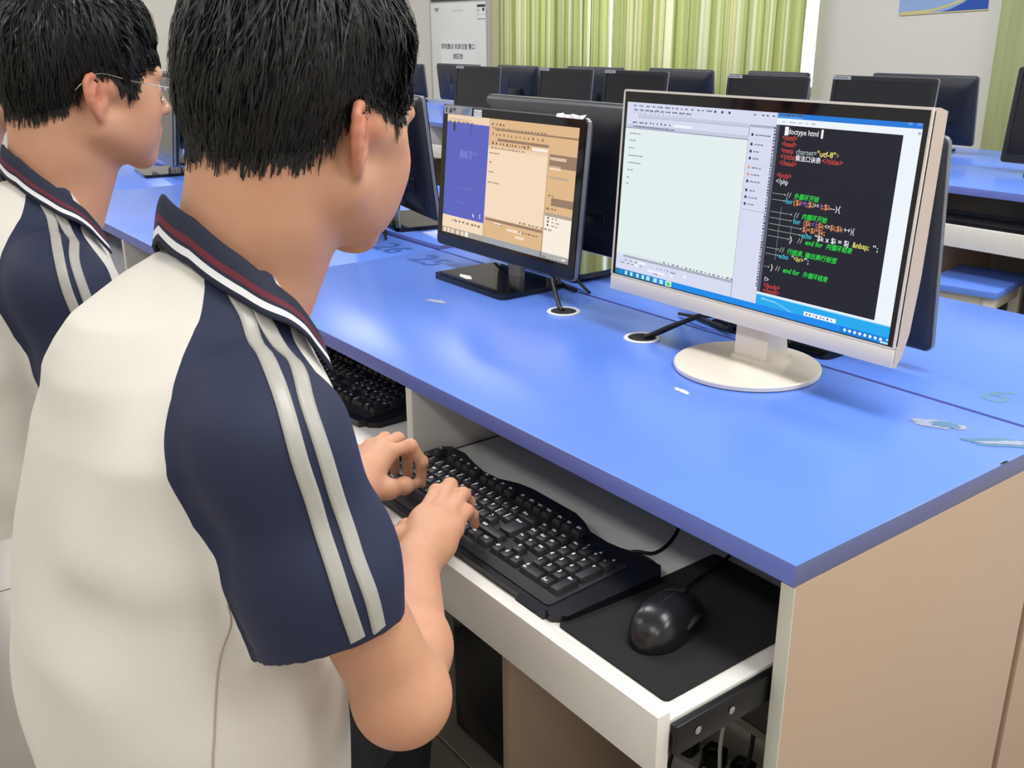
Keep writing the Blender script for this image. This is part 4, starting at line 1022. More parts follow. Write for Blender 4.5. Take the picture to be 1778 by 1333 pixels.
def relax(V, Q, it=2, lam=.5):
    n = len(V); a = np.concatenate([Q[:, 0], Q[:, 1], Q[:, 2], Q[:, 3]]); b = np.concatenate([Q[:, 1], Q[:, 2], Q[:, 3], Q[:, 0]])
    i = np.concatenate([a, b]); j = np.concatenate([b, a]); cnt = np.bincount(i, minlength=n)
    for _ in range(it):
        s = np.stack([np.bincount(i, V[j, k], n) for k in range(3)], 1) / np.maximum(cnt, 1)[:, None]
        V = V + lam * (s - V)
    return V
def drop_bits(V, Q):
    """keep the largest connected piece"""
    n = len(V); lab = np.arange(n)
    while True:
        m = lab[Q].min(1); new = lab.copy()
        for k in range(4): np.minimum.at(new, Q[:, k], m)
        new = new[new]
        if (new == lab).all(): break
        lab = new
    best = np.bincount(lab[Q[:, 0]], minlength=n).argmax(); keep = lab[Q[:, 0]] == best
    return V, Q[keep]
def np_mesh(name, V, Q, mats, parent=None, mi=None, smooth=True):
    used = np.unique(Q); mp = np.full(len(V), -1); mp[used] = np.arange(len(used)); V = V[used]; Q = mp[Q]
    me = bpy.data.meshes.new(name)
    me.vertices.add(len(V)); me.vertices.foreach_set('co', V.astype(F4).ravel())
    me.loops.add(Q.size); me.loops.foreach_set('vertex_index', Q.astype(np.int32).ravel())
    me.polygons.add(len(Q)); me.polygons.foreach_set('loop_start', np.arange(0, Q.size, Q.shape[1], dtype=np.int32))
    try: me.polygons.foreach_set('loop_total', np.full(len(Q), Q.shape[1], dtype=np.int32))
    except Exception: pass
    for m in (mats if isinstance(mats, (list, tuple)) else [mats]): me.materials.append(m)
    if mi is not None: me.polygons.foreach_set('material_index', np.asarray(mi, dtype=np.int32))
    me.update(calc_edges=True); me.validate()
    if smooth: setsmooth(me)
    return link(name, me, parent), used
def normal_at(prims, P, e=.002):
    g = np.stack([field(prims, P + nv(*(e if i == k else 0 for i in range(3)))) - field(prims, P - nv(*(e if i == k else 0 for i in range(3)))) for k in range(3)], 1)
    return g / (np.linalg.norm(g, axis=1)[:, None] + 1e-9)
def to_surface(prims, P, it=6, off=0.0):
    P = np.array(P, float)
    for _ in range(it):
        P = P - (field(prims, P) - off)[:, None] * normal_at(prims, P) * .9
    return P
# ------------------------------------------------------------------ heads, hair, hands
def rotm(yaw, pitch=0, roll=0):
    """columns: right, forward, up; yaw about z (positive turns left), pitch positive looks up"""
    m = Matrix.Rotation(yaw, 3, 'Z') @ Matrix.Rotation(pitch, 3, 'X') @ Matrix.Rotation(roll, 3, 'Y')
    return np.array(m)
def skull_prims():
    return [Ell((0, -.014, .043), (.0745, .097, .083), .02), Ell((0, .034, .018), (.064, .062, .070), .03), Cone((0, -.050, -.005), (0, -.036, -.10), .058, .054, .03), Cone((0, -.01, -.0), (0, -.01, -.06), .064, .055, .03)]
def head_prims(c, M, jaw=1.0, wide=1.0):
    c = nv(*c); w = lambda p: c + M @ nv(*p)
    P = []
    E_ = lambda p, r, k=.012, op='+', A=None: P.append(Ell(w(p), r, k, M if A is None else M @ A, op))
    C_ = lambda a, b, ra, rb, k=.012, op='+': P.append(Cone(w(a), w(b), ra, rb, k, op))
    E_((0, -.014, .043), (.0745, .097, .083), .02); E_((0, .034, .018), (.064, .062, .070), .03)
    C_((0, -.050, -.005), (0, -.036, -.085), .058, .052, .03)
    E_((0, .044, -.030), (.060 * wide, .048, .052), .03)
    E_((0, .020, -.045), (.060 * wide, .060, .045), .03)
    for s in (-1, 1):
        C_((s * .054 * wide, .002, -.054), (s * .017, .076, -.092), .0175, .0145, .03)
        E_((s * .041 * wide, .062, -.026), (.023, .024, .026), .025)
        E_((s * .036 * wide, .058, -.060), (.022, .022, .026), .025)
        E_((s * .028, .0850, .028), (.022, .0085, .0070), .016)
        C_((s * .058, .045, .0), (s * .066, .01, .0), .012, .012, .02)
    E_((0, .080, -.090), (.021, .0155, .0165), .018)
    E_((0, .084, -.056), (.030, .017, .024), .02)
    for s in (-1, 1): E_((s * .031, .0995, .008), (.0165, .0105, .0095), .010, '-')
    for s in (-1, 1): E_((s * .031, .0815, .008), (.0125, .0125, .0115), .003); C_((s * .018, .0915, .0125), (s * .043, .0855, .0120), .0028, .0024, .004); C_((s * .019, .0905, .0025), (s * .042, .085, .0035), .0022, .002, .004)
    C_((0, .090, .020), (0, .112, -.020), .0072, .0088, .012); E_((0, .1135, -.0215), (.0092, .0085, .0082), .006)
    for s in (-1, 1): E_((s * .0115, .1015, -.0255), (.0072, .0095, .0068), .006); E_((s * .0062, .1105, -.0318), (.0036, .0048, .0034), .003, '-')
    E_((0, .0985, -.0525), (.0215, .0085, .0056), .006); E_((0, .0965, -.0630), (.0185, .0085, .0064), .006); C_((-.022, .0955, -.0578), (.022, .0955, -.0578), .0011, .0011, .003, '-')
    C_((0, .1015, -.034), (0, .1005, -.047), .0035, .0035, .006)
    # ears
    for s in (-1, 1):
        o = nv(s * .0715, -.006, -.014); up = unit((0, -.20, .98)); bk = unit((s * .62, -.78, -.10)); nr = np.cross(bk, up) * s
        nr = nr if nr[0] * s > 0 else -nr
        e = lambda b, u, q=0: tuple(o + bk * b * .92 + up * u * .90 + nr * q)
        rim = [(.003, .006, .002), (-.001, .018, .002), (.003, .028, .002), (.012, .034, .0018), (.022, .033, .001), (.0295, .024, 0), (.0305, .010, 0), (.0275, -.003, 0), (.0215, -.014, 0), (.016, -.022, .001)]
        for a, b in zip(rim, rim[1:]): C_(e(*a), e(*b), .0036, .0036, .004)
        A = np.stack([bk, up, nr], 1)
        E_(e(.0135, .007, -.001), (.0165, .024, .0032), .006, '+', A)
        E_(e(.009, -.025, .0), (.0085, .0095, .0042), .008, '+', A)
        anti = [(.006, .023, .002), (.014, .019, .003), (.0205, .009, .003), (.0185, -.005, .003), (.012, -.013, .003)]
        for a, b in zip(anti, anti[1:]): C_(e(*a), e(*b), .0030, .0030, .005)
        E_(e(.0095, -.001, .0045), (.0075, .0105, .006), .004, '-', A)
        C_(e(-.001, -.006, .003), e(.001, -.012, .004), .0042, .0036, .005)
        C_(e(.002, .012, -.004), e(.002, -.012, -.004), .008, .008, .01)
    return P
def finger(P, m, h, up, L, ang, r, k=.006, tipk=.004):
    """chain from knuckle m along horizontal h with pitch angles ang (deg)"""
    pts = [nv(*m)]
    for l, a in zip(L, ang):
        pts.append(pts[-1] + l * (np.asarray(h) * math.cos(R(a)) + np.asarray(up) * math.sin(R(a))))
    for i in range(len(pts) - 1): P.append(Cone(pts[i], pts[i + 1], r[i], r[i + 1], k if i == 0 else tipk))
    for i in (1, 2): P.append(Ell(pts[i], (r[i] * 1.08,) * 3, .003))
    return pts

M_skin = mat('skin', (232, 184, 152), .5, noise=.05, nscale=60, bump=.06, bscale=500, sss=.12)
def skin_tone(name, base, red):
    m = mat(name, base, .5, bump=.05, bscale=600, sss=.12)
    nt = m.node_tree; b = nt.nodes['Principled BSDF']
    at = nt.nodes.new('ShaderNodeAttribute'); at.attribute_name = 'flush'
    n = nt.nodes.new('ShaderNodeTexNoise'); n.inputs['Scale'].default_value = 45; tc = nt.nodes.new('ShaderNodeTexCoord'); nt.links.new(tc.outputs['Object'], n.inputs['Vector'])
    ma = nt.nodes.new('ShaderNodeMath'); ma.operation = 'MULTIPLY_ADD'; ma.inputs[1].default_value = .35; nt.links.new(n.outputs['Fac'], ma.inputs[0]); nt.links.new(at.outputs['Fac'], ma.inputs[2])
    mx = nt.nodes.new('ShaderNodeMix'); mx.data_type = 'RGBA'; mx.inputs[6].default_value = srgb(*base); mx.inputs[7].default_value = srgb(*red); mx.clamp_factor = True
    nt.links.new(ma.outputs[0], mx.inputs[0]); nt.links.new(mx.outputs[2], b.inputs['Base Color'])
    return m
M_skin = skin_tone('student_skin', (208, 160, 128), (198, 116, 88))
M_lip = mat('lip', (206, 128, 116), .45); M_nail = mat('nail', (240, 200, 184), .25); M_eye = mat('eye_white', (232, 228, 224), .15); M_iris = mat('iris_dark', (30, 20, 16), .1)
def hair_material():
    m = bpy.data.materials.new('black_hair'); m.use_nodes = True; nt = m.node_tree; b = nt.nodes['Principled BSDF']
    b.inputs['Base Color'].default_value = (.0065, .006, .0062, 1); b.inputs['Roughness'].default_value = .40; b.inputs['Specular IOR Level'].default_value = .42
    return m
M_hair = hair_material()

# hairline height (head-local z) against azimuth from the face: 0 front .. 180 back
def hairline(az, style): return np.interp(np.abs(az), style[0], style[1])
STYLE_A = ([0, 30, 48, 58, 66, 74, 82, 100, 112, 125, 140, 158, 180], [.076, .072, .060, .042, .024, .024, .032, .032, .014, -.018, -.036, -.044, -.045])
STYLE_B = ([0, 28, 44, 54, 60, 66, 73, 81, 100, 112, 125, 140, 158, 180], [.060, .060, .056, .046, .024, .002, .004, .026, .028, .010, -.018, -.036, -.046, -.046])
def hair(parent, c, M, style, seed, n=7000, lift=.017, fringe=.045, res=.004, solid=None, so=None):
    c = nv(*c); rng = np.random.default_rng(seed); SK = skull_prims()
    def loc(P): return (P - c) @ M
    def gfun(q):
        az = np.abs(np.degrees(np.arctan2(q[:, 0], q[:, 1]))); sl = (hairline(az + 2.5, style) - hairline(az - 2.5, style)) / (5 * .0174 * .085); return (q[:, 2] - hairline(az, style)) / np.sqrt(1 + sl * sl)
    def thick(q):
        g = gfun(q); top = np.clip((q[:, 2] - .0) / .1, 0, 1)
        s = np.clip((g + .004) / .050, 0, 1)
        return -.004 + .0085 * np.clip((g + .004) / .010, 0, 1) + lift * (.50 + .75 * top) * s * s * (3 - 2 * s)
    def cap(P):
        q = loc(P); t_ = thick(q); return field(SK, q) - np.where(t_ > 0, t_ * .86, t_)
    V, Q = nets([Fn(cap, c, .16)], res, c - .16, c + .17, 16)
    q = loc(V); keep = thick(q) > -.0035
    Q = Q[keep[Q].all(1)]
    V, Q = drop_bits(V, Q)
    o, used = np_mesh('hair_cap', V, Q, M_hair, parent)
    # strands as tapered ribbons flowing away from the crown
    crown = nv(.012, -.052, .118)
    d = rng.normal(size=(n * 4, 3)); d /= np.linalg.norm(d, axis=1)[:, None]
    P = nv(0, -.0, .035) + d * .10
    P = to_surface(SK, P, 5)
    g = gfun(P); P = P[g > .004][:n]; n = len(P)
    steps = 11; L = .045 + .035 * np.clip(P[:, 2] / .1, 0, 1) + rng.uniform(-.012, .012, n)
    front = np.clip((P[:, 1] - .01) / .06, 0, 1)
    L = L + front * fringe * rng.uniform(.2, .8, n)
    L *= rng.uniform(.75, 1.15, n)
    hgt = np.where(rng.uniform(size=n) < .7, rng.uniform(.85, 1.3, n), rng.uniform(.2, .9, n)); rag = rng.uniform(0, 1, n) ** 2; wav = rng.normal(size=(n, 3)) * .16; clump = rng.integers(0, 260, n); cw = rng.normal(size=(260, 3)) * .30
    W = rng.uniform(.0004, .0013, n)
    X = P.copy(); paths = []; alive = np.ones(n); nrm0 = None
    base_t = None
    for k in range(steps):
        nr = normal_at(SK, X)
        tq = thick(X); t = k / (steps - 1)
        ht = np.maximum(tq, .001) * (hgt * (0.25 + .75 * min(1, t * 2.2))) + .0012 + .003 * rng.uniform(0, 1, n) * (t > .75)
        paths.append(X + nr * ht[:, None])
        f = X - crown; f += wav * .06 + cw[clump] * .05
        f[:, 2] -= .035 * np.clip(1 - X[:, 2] / .1, 0, 1.4) + .01
        f[:, 1] += .05 * front
        f = f - (f * nr).sum(1)[:, None] * nr; f /= np.linalg.norm(f, axis=1)[:, None] + 1e-9
        lim = gfun(X + f * .006) > -.003 - .012 * front * 1.6 - .020 * rag
        alive = alive * lim
        X = X + f * (L / (steps - 1) * alive)[:, None]
        dcorr = field(SK, X); X = X - dcorr[:, None] * normal_at(SK, X)
    PT = np.stack(paths, 1)                                    # n, steps, 3 local
    seglen = np.linalg.norm(PT[:, -1] - PT[:, 0], axis=1); ok = seglen > .008
    PT = PT[ok]; W = W[ok]; n = len(PT)
    if solid is not None:      # keep every strand outside the skin
        WP = (PT @ M.T + c + so).reshape(-1, 3); lowp = np.where(PT.reshape(-1, 3)[:, 2] < .02)[0]
        near = [q for q in solid if not isinstance(q, Fn) and np.linalg.norm(q.c - (c + so)) < q.r + .17]
        for _ in range(2):
            dd = field(near, WP[lowp]); m = lowp[dd < .0012]
            if len(m) == 0: break
            WP[m] += normal_at(near, WP[m]) * (.0016 - field(near, WP[m]))[:, None]
        PT = ((WP - c - so) @ M).reshape(PT.shape)
    T = np.gradient(PT, axis=1); T /= np.linalg.norm(T, axis=2)[:, :, None] + 1e-9
    out = PT - nv(0, -.01, .03); out /= np.linalg.norm(out, axis=2)[:, :, None]
    tw = rng.normal(size=(n, 1, 1)) * .5
    S = np.cross(T, out); S /= np.linalg.norm(S, axis=2)[:, :, None] + 1e-9
    S = S + out * tw; S /= np.linalg.norm(S, axis=2)[:, :, None]
    prof = np.interp(np.linspace(0, 1, steps), [0, .15, .6, 1], [.6, 1, .9, .08])
    A = PT - S * (W[:, None] * prof)[:, :, None]; Bp = PT + S * (W[:, None] * prof)[:, :, None]
    V = np.stack([A, Bp], 2).reshape(-1, 3) @ M.T + c
    i = (np.arange(n) * steps * 2)[:, None] + (np.arange(steps - 1) * 2)[None]
    i = i.reshape(-1); Q = np.stack([i, i + 1, i + 3, i + 2], 1)
    so, _ = np_mesh('hair_strands', V, Q, M_hair, parent); so['kind'] = 'stuff'
    return o
# ------------------------------------------------------------------ the students
PB = nv(-.335, -.507, 0)                       # where the typing student sits
def chain(pts, rs):
    pts = [nv(*p) for p in pts]
    cs = [Cone(a, b, ra, rb) for a, b, ra, rb in zip(pts, pts[1:], rs, rs[1:])]
    def f(P):
        d = cs[0].ev(P)
        for c in cs[1:]: d = smin(d, c.ev(P), .03)
        return d
    return f
TORSO = [(.46, -.347, -.500, .168, .150, .150), (.55, -.347, -.502, .165, .152, .148), (.65, -.346, -.502, .160, .150, .146), (.75, -.343, -.492, .156, .138, .150),
         (.85, -.338, -.474, .160, .128, .148), (.93, -.332, -.452, .157, .104, .148), (.96, -.330, -.443, .142, .088, .145), (.985, -.328, -.434, .122, .068, .150), (1.005, -.327, -.427, .104, .052, .146), (1.025, -.326, -.421, .088, .040, .137), (1.055, -.325, -.414, .063, .020, .098), (1.070, -.324, -.412, .048, .010, .070)]
HEM_R = nv(-.150, -.424, .767); HN_R = unit((.40, .03, -.92))
HEM_L = nv(-.535, -.418, .790); HN_L = unit((-.35, -.02, -.94))
slv_r = chain([(-.255, -.446, .974), (-.214, -.462, .958), (-.176, -.458, .940), (-.153, -.435, .83), (-.146, -.426, .70)], [.034, .050, .060, .063, .065])
slv_l = chain([(-.397, -.446, .974), (-.438, -.460, .958), (-.476, -.455, .940), (-.520, -.425, .86), (-.545, -.412, .70)], [.034, .050, .060, .064, .066])
inn_r = chain([(-.160, -.438, .86), (-.146, -.426, .66)], [.057, .0610]); inn_l = chain([(-.505, -.424, .88), (-.545, -.412, .68)], [.058, .062])
def folds(P):
    """soft drape creases"""
    x, y, z = P[:, 0], P[:, 1], P[:, 2]
    f = .0030 * np.sin(34 * z + 26 * x + 9 * y + 2.2 * np.sin(7 * z)) * np.exp(-((z - .64) / .16) ** 2)
    f += .0035 * np.sin(60 * (z - .85) + 45 * (x + .24) - 28 * y) * np.exp(-(((x + .235) / .06) ** 2 + ((z - .80) / .10) ** 2))
    f += .0045 * np.sin(19 * z - 14 * x + 11 * y + 1.5 * np.sin(9 * x + 4 * z)) * np.exp(-((z - .60) / .17) ** 2)
    f += .0022 * np.sin(52 * x - 40 * z + 3 * np.sin(20 * y)) * np.exp(-((z - .9) / .10) ** 2)
    return f
tor = Rings(TORSO)
def sleeve_f(P, side):
    if side > 0: d = np.maximum(slv_r(P), (P - HEM_R) @ HN_R); return np.maximum(d, -np.maximum(inn_r(P), -((P - HEM_R) @ HN_R) - .05))
    d = np.maximum(slv_l(P), (P - HEM_L) @ HN_L); return np.maximum(d, -np.maximum(inn_l(P), -((P - HEM_L) @ HN_L) - .05))
def shirt_f(P):
    d = tor.ev(P) + folds(P)
    sr = slv_r(P) + .6 * folds(P); sl = slv_l(P)
    pr = (P - HEM_R) @ HN_R; pl = (P - HEM_L) @ HN_L
    sr = np.maximum(np.maximum(sr, pr), -np.maximum(inn_r(P), -pr - .05)); sl = np.maximum(np.maximum(sl, pl), -np.maximum(inn_l(P), -pl - .05))
    d = smin(d, sr, .022); d = smin(d, sl, .022)
    return d
SHIRT = [Fn(shirt_f, (-.34, -.45, .78), .6)]
M_shirt = mat('white_jersey', (226, 222, 214), .75, bump=.12, bscale=1500)
M_navy = mat('navy_jersey', (28, 37, 68), .7, bump=.12, bscale=1500)
M_navyc = mat('navy_rib_collar', (26, 33, 56), .75, bump=.25, bscale=1200)
M_maroon = mat('maroon_rib', (104, 30, 48), .75, bump=.2, bscale=1200)
M_whiter = mat('white_rib', (236, 236, 240), .75)
M_reflect = mat('reflective_tape', (176, 174, 168), .35, noise=.06, nscale=120)
M_thread = mat('seam_thread', (190, 172, 148), .8)
SEAM_Z = [.80, .844, .856, .867, .884, .913, .937, .958, .984, 1.008, 1.030, 1.053, 1.076, 1.12]
SEAM_X = [-.170, -.174, -.178, -.182, -.188, -.192, -.195, -.203, -.214, -.233, -.249, -.267, -.289, -.305]
def seam_g(P):
    """> 0 on a sleeve (raglan), < 0 on the body panel"""
    z = P[:, 2]; xs = np.interp(z, SEAM_Z, SEAM_X); xc = np.interp(z, [r[0] for r in TORSO], [r[1] for r in TORSO])
    hw = xs - np.interp(z, [.7, 1.1], [-.335, -.324])
    up = np.abs(P[:, 0] - np.interp(z, [.7, 1.1], [-.335, -.324])) - hw
    ds = np.minimum(np.maximum(slv_r(P), (P - HEM_R) @ HN_R), np.maximum(slv_l(P), (P - HEM_L) @ HN_L)); low = tor.ev(P) - ds
    t = np.clip((z - .835) / .03, 0, 1)
    return up * t + low * (1 - t)
def cut_split(V, Q, g):
    """cut quads along g = 0; returns vertices, faces of the positive and of the negative side"""
    V = [tuple(v) for v in V]; s = g > 0; n = s[Q].sum(1)
    pos = [tuple(q) for q in Q[n == 4]]; neg = [tuple(q) for q in Q[n == 0]]; new = {}
    def cross(i, j):
        k = (min(i, j), max(i, j))
        if k not in new:
            t = float(np.clip(g[i] / (g[i] - g[j]), .02, .98)); a, b = V[i], V[j]
            V.append(tuple(a[c] + t * (b[c] - a[c]) for c in range(3))); new[k] = len(V) - 1
        return new[k]
    for q in Q[(n > 0) & (n < 4)]:
        A = []; B = []
        for k in range(4):
            i, j = int(q[k]), int(q[(k + 1) % 4]); (A if s[i] else B).append(i)
            if s[i] != s[j]: c = cross(i, j); A.append(c); B.append(c)
        if len(A) > 2: pos.append(tuple(A))
        if len(B) > 2: neg.append(tuple(B))
    return np.array(V), pos, neg
def part_mesh(name, V, F, m, parent):
    ids = sorted({i for f in F for i in f}); mp = {k: i for i, k in enumerate(ids)}
    return mesh(name, V[ids], [tuple(mp[i] for i in f) for f in F], m, parent, True)
def build_shirt(parent):
    V, Q = nets(SHIRT, .0042, (-.72, -.75, .45), (.0, -.2, 1.12), 20)
    V, Q = drop_bits(V, Q); V = relax(V, Q, 2, .5)
    g = seam_g(V)
    V2, sl, bd = cut_split(V, Q, g); Vl = V2 - PB
    xs = V2[:, 0]
    part_mesh('body_panel', Vl, bd, M_shirt, parent)
    part_mesh('sleeve', Vl, [f for f in sl if xs[f[0]] > -.33], M_navy, parent); part_mesh('sleeve', Vl, [f for f in sl if xs[f[0]] <= -.33], M_navy, parent)
def ribbon(name, pts, wid, m, parent, prims, off=.0015, n=60, thick=True):
    """flat tape laid on a surface along a 3D polyline"""
    path = np.array([tuple(p) for p in smooth_path(pts, max(2, n // (len(pts) - 1)))])
    C = to_surface(prims, path, 6, off); N_ = normal_at(prims, C, .004)
    for _ in range(3):
        N_[1:-1] = (N_[:-2] + N_[1:-1] + N_[2:]) / 3
        C[1:-1] = (C[:-2] + 2 * C[1:-1] + C[2:]) / 4
    T = np.gradient(C, axis=0); T /= np.linalg.norm(T, axis=1)[:, None]; S = np.cross(T, N_); S /= np.linalg.norm(S, axis=1)[:, None]
    cols = [-1, -.5, 0, .5, 1]; V = []
    for c in cols:
        q = C + S * (c * wid / 2); V.append(to_surface(prims, q, 4, off))
    V = np.stack(V, 1); n0 = len(C); k = len(cols)
    low = V - N_[:, None] * .0022
    A = np.concatenate([V.reshape(-1, 3), low[:, [0, -1]].reshape(-1, 3)]); F = []
    for i in range(n0 - 1):
        for c in range(k - 1): F.append((i * k + c, i * k + c + 1, (i + 1) * k + c + 1, (i + 1) * k + c))
        b = n0 * k
        F.append((i * k, (i + 1) * k, b + 2 * (i + 1), b + 2 * i)); F.append((i * k + k - 1, b + 2 * i + 1, b + 2 * (i + 1) + 1, (i + 1) * k + k - 1))
    return mesh(name, A - PB, F, m, parent, True)
STRIPE1 = [(-.267, -.443, 1.063), (-.255, -.443, 1.046), (-.232, -.440, 1.026), (-.166, -.455, 1.007), (-.125, -.463, .984), (-.110, -.463, .953), (-.107, -.455, .914), (-.097, -.451, .877), (-.084, -.448, .842), (-.084, -.439, .803)]
STRIPE2 = [(-.254, -.431, 1.047), (-.236, -.427, 1.023), (-.195, -.427, 1.005), (-.139, -.442, .994), (-.116, -.445, .969), (-.108, -.440, .933), (-.104, -.432, .895), (-.089, -.430, .861), (-.083, -.423, .823), (-.084, -.419, .803)]
def mirror(pts): return [(-.654 - x, y, z) for x, y, z in pts]
# collar rings: angle from the nape, turning to the wearer's right
def collar_ring(rx, ry, cx, cy, zs, drop=None):
    A = np.linspace(-112, 112, 77); t = np.radians(A)
    z = np.interp(np.abs(A), *zs)
    c = np.cos(t); return np.stack([cx + rx * np.sin(t), cy - np.where(c > 0, ry, ry * .68) * c, z], 1)
def build_collar(parent):
    base = collar_ring(.066, .072, -.323, -.397, ([0, 30, 60, 90, 120, 152], [1.070, 1.058, 1.030, .998, .970, .94]))
    top = collar_ring(.0735, .0755, -.323, -.394, ([0, 30, 60, 90, 120, 152], [1.122, 1.106, 1.074, 1.034, .992, .955]))
    A = np.radians(np.linspace(-112, 112, 77)); rad = np.stack([np.sin(A), -np.cos(A), 0 * A], 1); fall = np.interp(np.abs(np.degrees(A)), [0, 60, 120, 152], [.038, .038, .038, .038])
    th = np.full(len(A), 100.0)
    for t_ in range(100, 8, -4):
        d_ = rad * math.sin(R(t_)) + nv(0, 0, -1) * math.cos(R(t_)); ok = np.ones(len(A), bool)
        for s_ in (.35, .6, .8, 1.0): ok &= field(SHIRT, top + d_ * (fall * s_)[:, None]) > .0045
        th = np.where(ok & (th >= t_ + 3.9), t_, th)
    for _ in range(10): th[1:-1] = np.maximum(th[1:-1] * .6, 0) + .4 * (th[:-2] + th[2:]) / 2
    dirn = rad * np.sin(np.radians(th))[:, None] - nv(0, 0, 1) * np.cos(np.radians(th))[:, None]
    rows = [base, top * .985 + base * .015]
    for s in (.0, .12, .30, .50, .56, .63, .70, .85, 1.0):
        rows.append(top + dirn * (fall * s)[:, None] + rad * .0015 + nv(0, 0, 1) * (.004 * math.sin(math.pi * min(1, s * 1.3))))
    # bands: navy to .46, maroon .46-.56, navy .56-.63... white .70-.86, navy edge
    bandm = [0, 0, 0, 0, 0, 1, 1, 0, 2, 0]
    mats = [M_navyc, M_maroon, M_whiter]
    V = np.concatenate(rows) - PB; n = len(base); F = []; mi = []
    for r in range(len(rows) - 1):
        for i in range(n - 1): F.append((r * n + i, r * n + i + 1, (r + 1) * n + i + 1, (r + 1) * n + i)); mi.append(bandm[min(r, len(bandm) - 1)])
    o = mesh('collar', V, F, mats, parent, True, mi=mi)
    sd = o.modifiers.new('thickness', 'SOLIDIFY'); sd.thickness = .0022; sd.offset = 0
    return o
def to_outer(P, off):
    """keep points at least off outside the shirt"""
    d = field(SHIRT, P); N_ = normal_at(SHIRT, P, .004); m = np.clip(off - d, 0, None)
    return P + N_ * m[:, None]

def arm(P, sh, el, wr, k=.02):
    sh, el, wr = nv(*sh), nv(*el), nv(*wr)
    P.append(Cone(sh, el, .043, .0385, k)); mid = el + (wr - el) * .30
    P.append(Cone(el, mid, .0380, .0405, k)); P.append(Cone(mid, wr, .0405, .0258, k))
    P.append(Ell(el + nv(.003, -.004, -.004), (.036, .036, .034), .02))
def right_hand(P):
    W = nv(-.358, -.223, .668); M4 = dict(i=(-.428, -.165, .688), m=(-.418, -.150, .692), r=(-.402, -.145, .688), p=(-.385, -.150, .679))
    side = unit(nv(*M4['p']) - nv(*M4['i']))
    P.append(Cone(W, W + (nv(*M4['m']) - W) * .35, .0245, .021, .02))
    for q, r in (('i', .0125), ('m', .0125), ('r', .012), ('p', .0115)): P.append(Cone(W + (nv(*M4[q]) - W) * .22 + nv(0, 0, -.002), nv(*M4[q]) + nv(0, 0, -.004), .017, r, .014))
    P.append(Ell(W + (nv(*M4['p']) - W) * .55 + nv(.006, -.004, -.008), (.016, .03, .014), .012, rotm(math.atan2(-(M4['p'][0] - W[0]), M4['p'][1] - W[1]))))
    T = {}
    T['i'] = finger(P, M4['i'], unit((-.62, .78, 0)), (0, 0, 1), (.043, .027, .022), (10, -60, -82), (.0098, .0090, .0082, .0070))
    T['m'] = finger(P, M4['m'], unit((-.66, .75, 0)), (0, 0, 1), (.050, .030, .022), (9, -55, -84), (.0102, .0094, .0084, .0072))
    T['r'] = finger(P, M4['r'], unit((-.58, .81, 0)), (0, 0, 1), (.047, .028, .022), (7, -47, -78), (.0096, .0088, .0080, .0070))
    T['p'] = finger(P, M4['p'], unit((-.54, .84, 0)), (0, 0, 1), (.039, .022, .019), (6, -40, -66), (.0088, .0080, .0072, .0062))
    t = [W + nv(-.012, .008, .0), (-.422, -.205, .668), (-.458, -.175, .656), (-.480, -.150, .647)]
    for a, b, r0, r1 in zip(t, t[1:], (.0165, .0125, .0105), (.0125, .0105, .0085)): P.append(Cone(a, b, r0, r1, .010))
    P.append(Cone(W + nv(-.01, .012, 0), (-.425, -.178, .682), .014, .011, .014))
    return T
def left_hand(P):
    W = nv(-.548, -.200, .684); M4 = dict(i=(-.578, -.135, .706), m=(-.593, -.132, .711), r=(-.608, -.139, .707), p=(-.620, -.150, .698))
    P.append(Cone(W, W + (nv(*M4['m']) - W) * .35, .0245, .021, .02))
    for q, r in (('i', .0125), ('m', .0125), ('r', .012), ('p', .0115)): P.append(Cone(W + (nv(*M4[q]) - W) * .22 + nv(0, 0, -.002), nv(*M4[q]) + nv(0, 0, -.004), .017, r, .014))
    T = {}
    def ch(pts, rs):
        pts = [nv(*p) for p in pts]
        for i in range(3): P.append(Cone(pts[i], pts[i + 1], rs[i], rs[i + 1], .006 if i == 0 else .004))
        for i in (1, 2): P.append(Ell(pts[i], (rs[i] * 1.08,) * 3, .003))
        return pts
    T['i'] = ch([M4['i'], (-.568, -.100, .7115), (-.566, -.084, .684), (-.574, -.082, .647)], (.0098, .0092, .0084, .0072))
    T['m'] = ch([M4['m'], (-.598, -.102, .7120), (-.602, -.086, .686), (-.606, -.084, .648)], (.0102, .0094, .0084, .0072))
    T['r'] = ch([M4['r'], (-.620, -.110, .7080), (-.626, -.094, .684), (-.629, -.092, .648)], (.0096, .0088, .0080, .0070))
    T['p'] = ch([M4['p'], (-.636, -.126, .6980), (-.643, -.114, .680), (-.646, -.112, .648)], (.0088, .0080, .0072, .0062))
    t = [W + nv(.010, .012, -.002), (-.537, -.155, .674), (-.551, -.122, .664), (-.570, -.099, .650)]
    for a, b, r0, r1 in zip(t, t[1:], (.0165, .0125, .0108), (.0125, .0108, .0086)): P.append(Cone(a, b, r0, r1, .010))
    P.append(Cone(W + nv(.006, .012, 0), M4['i'], .014, .0115, .014))
    return T
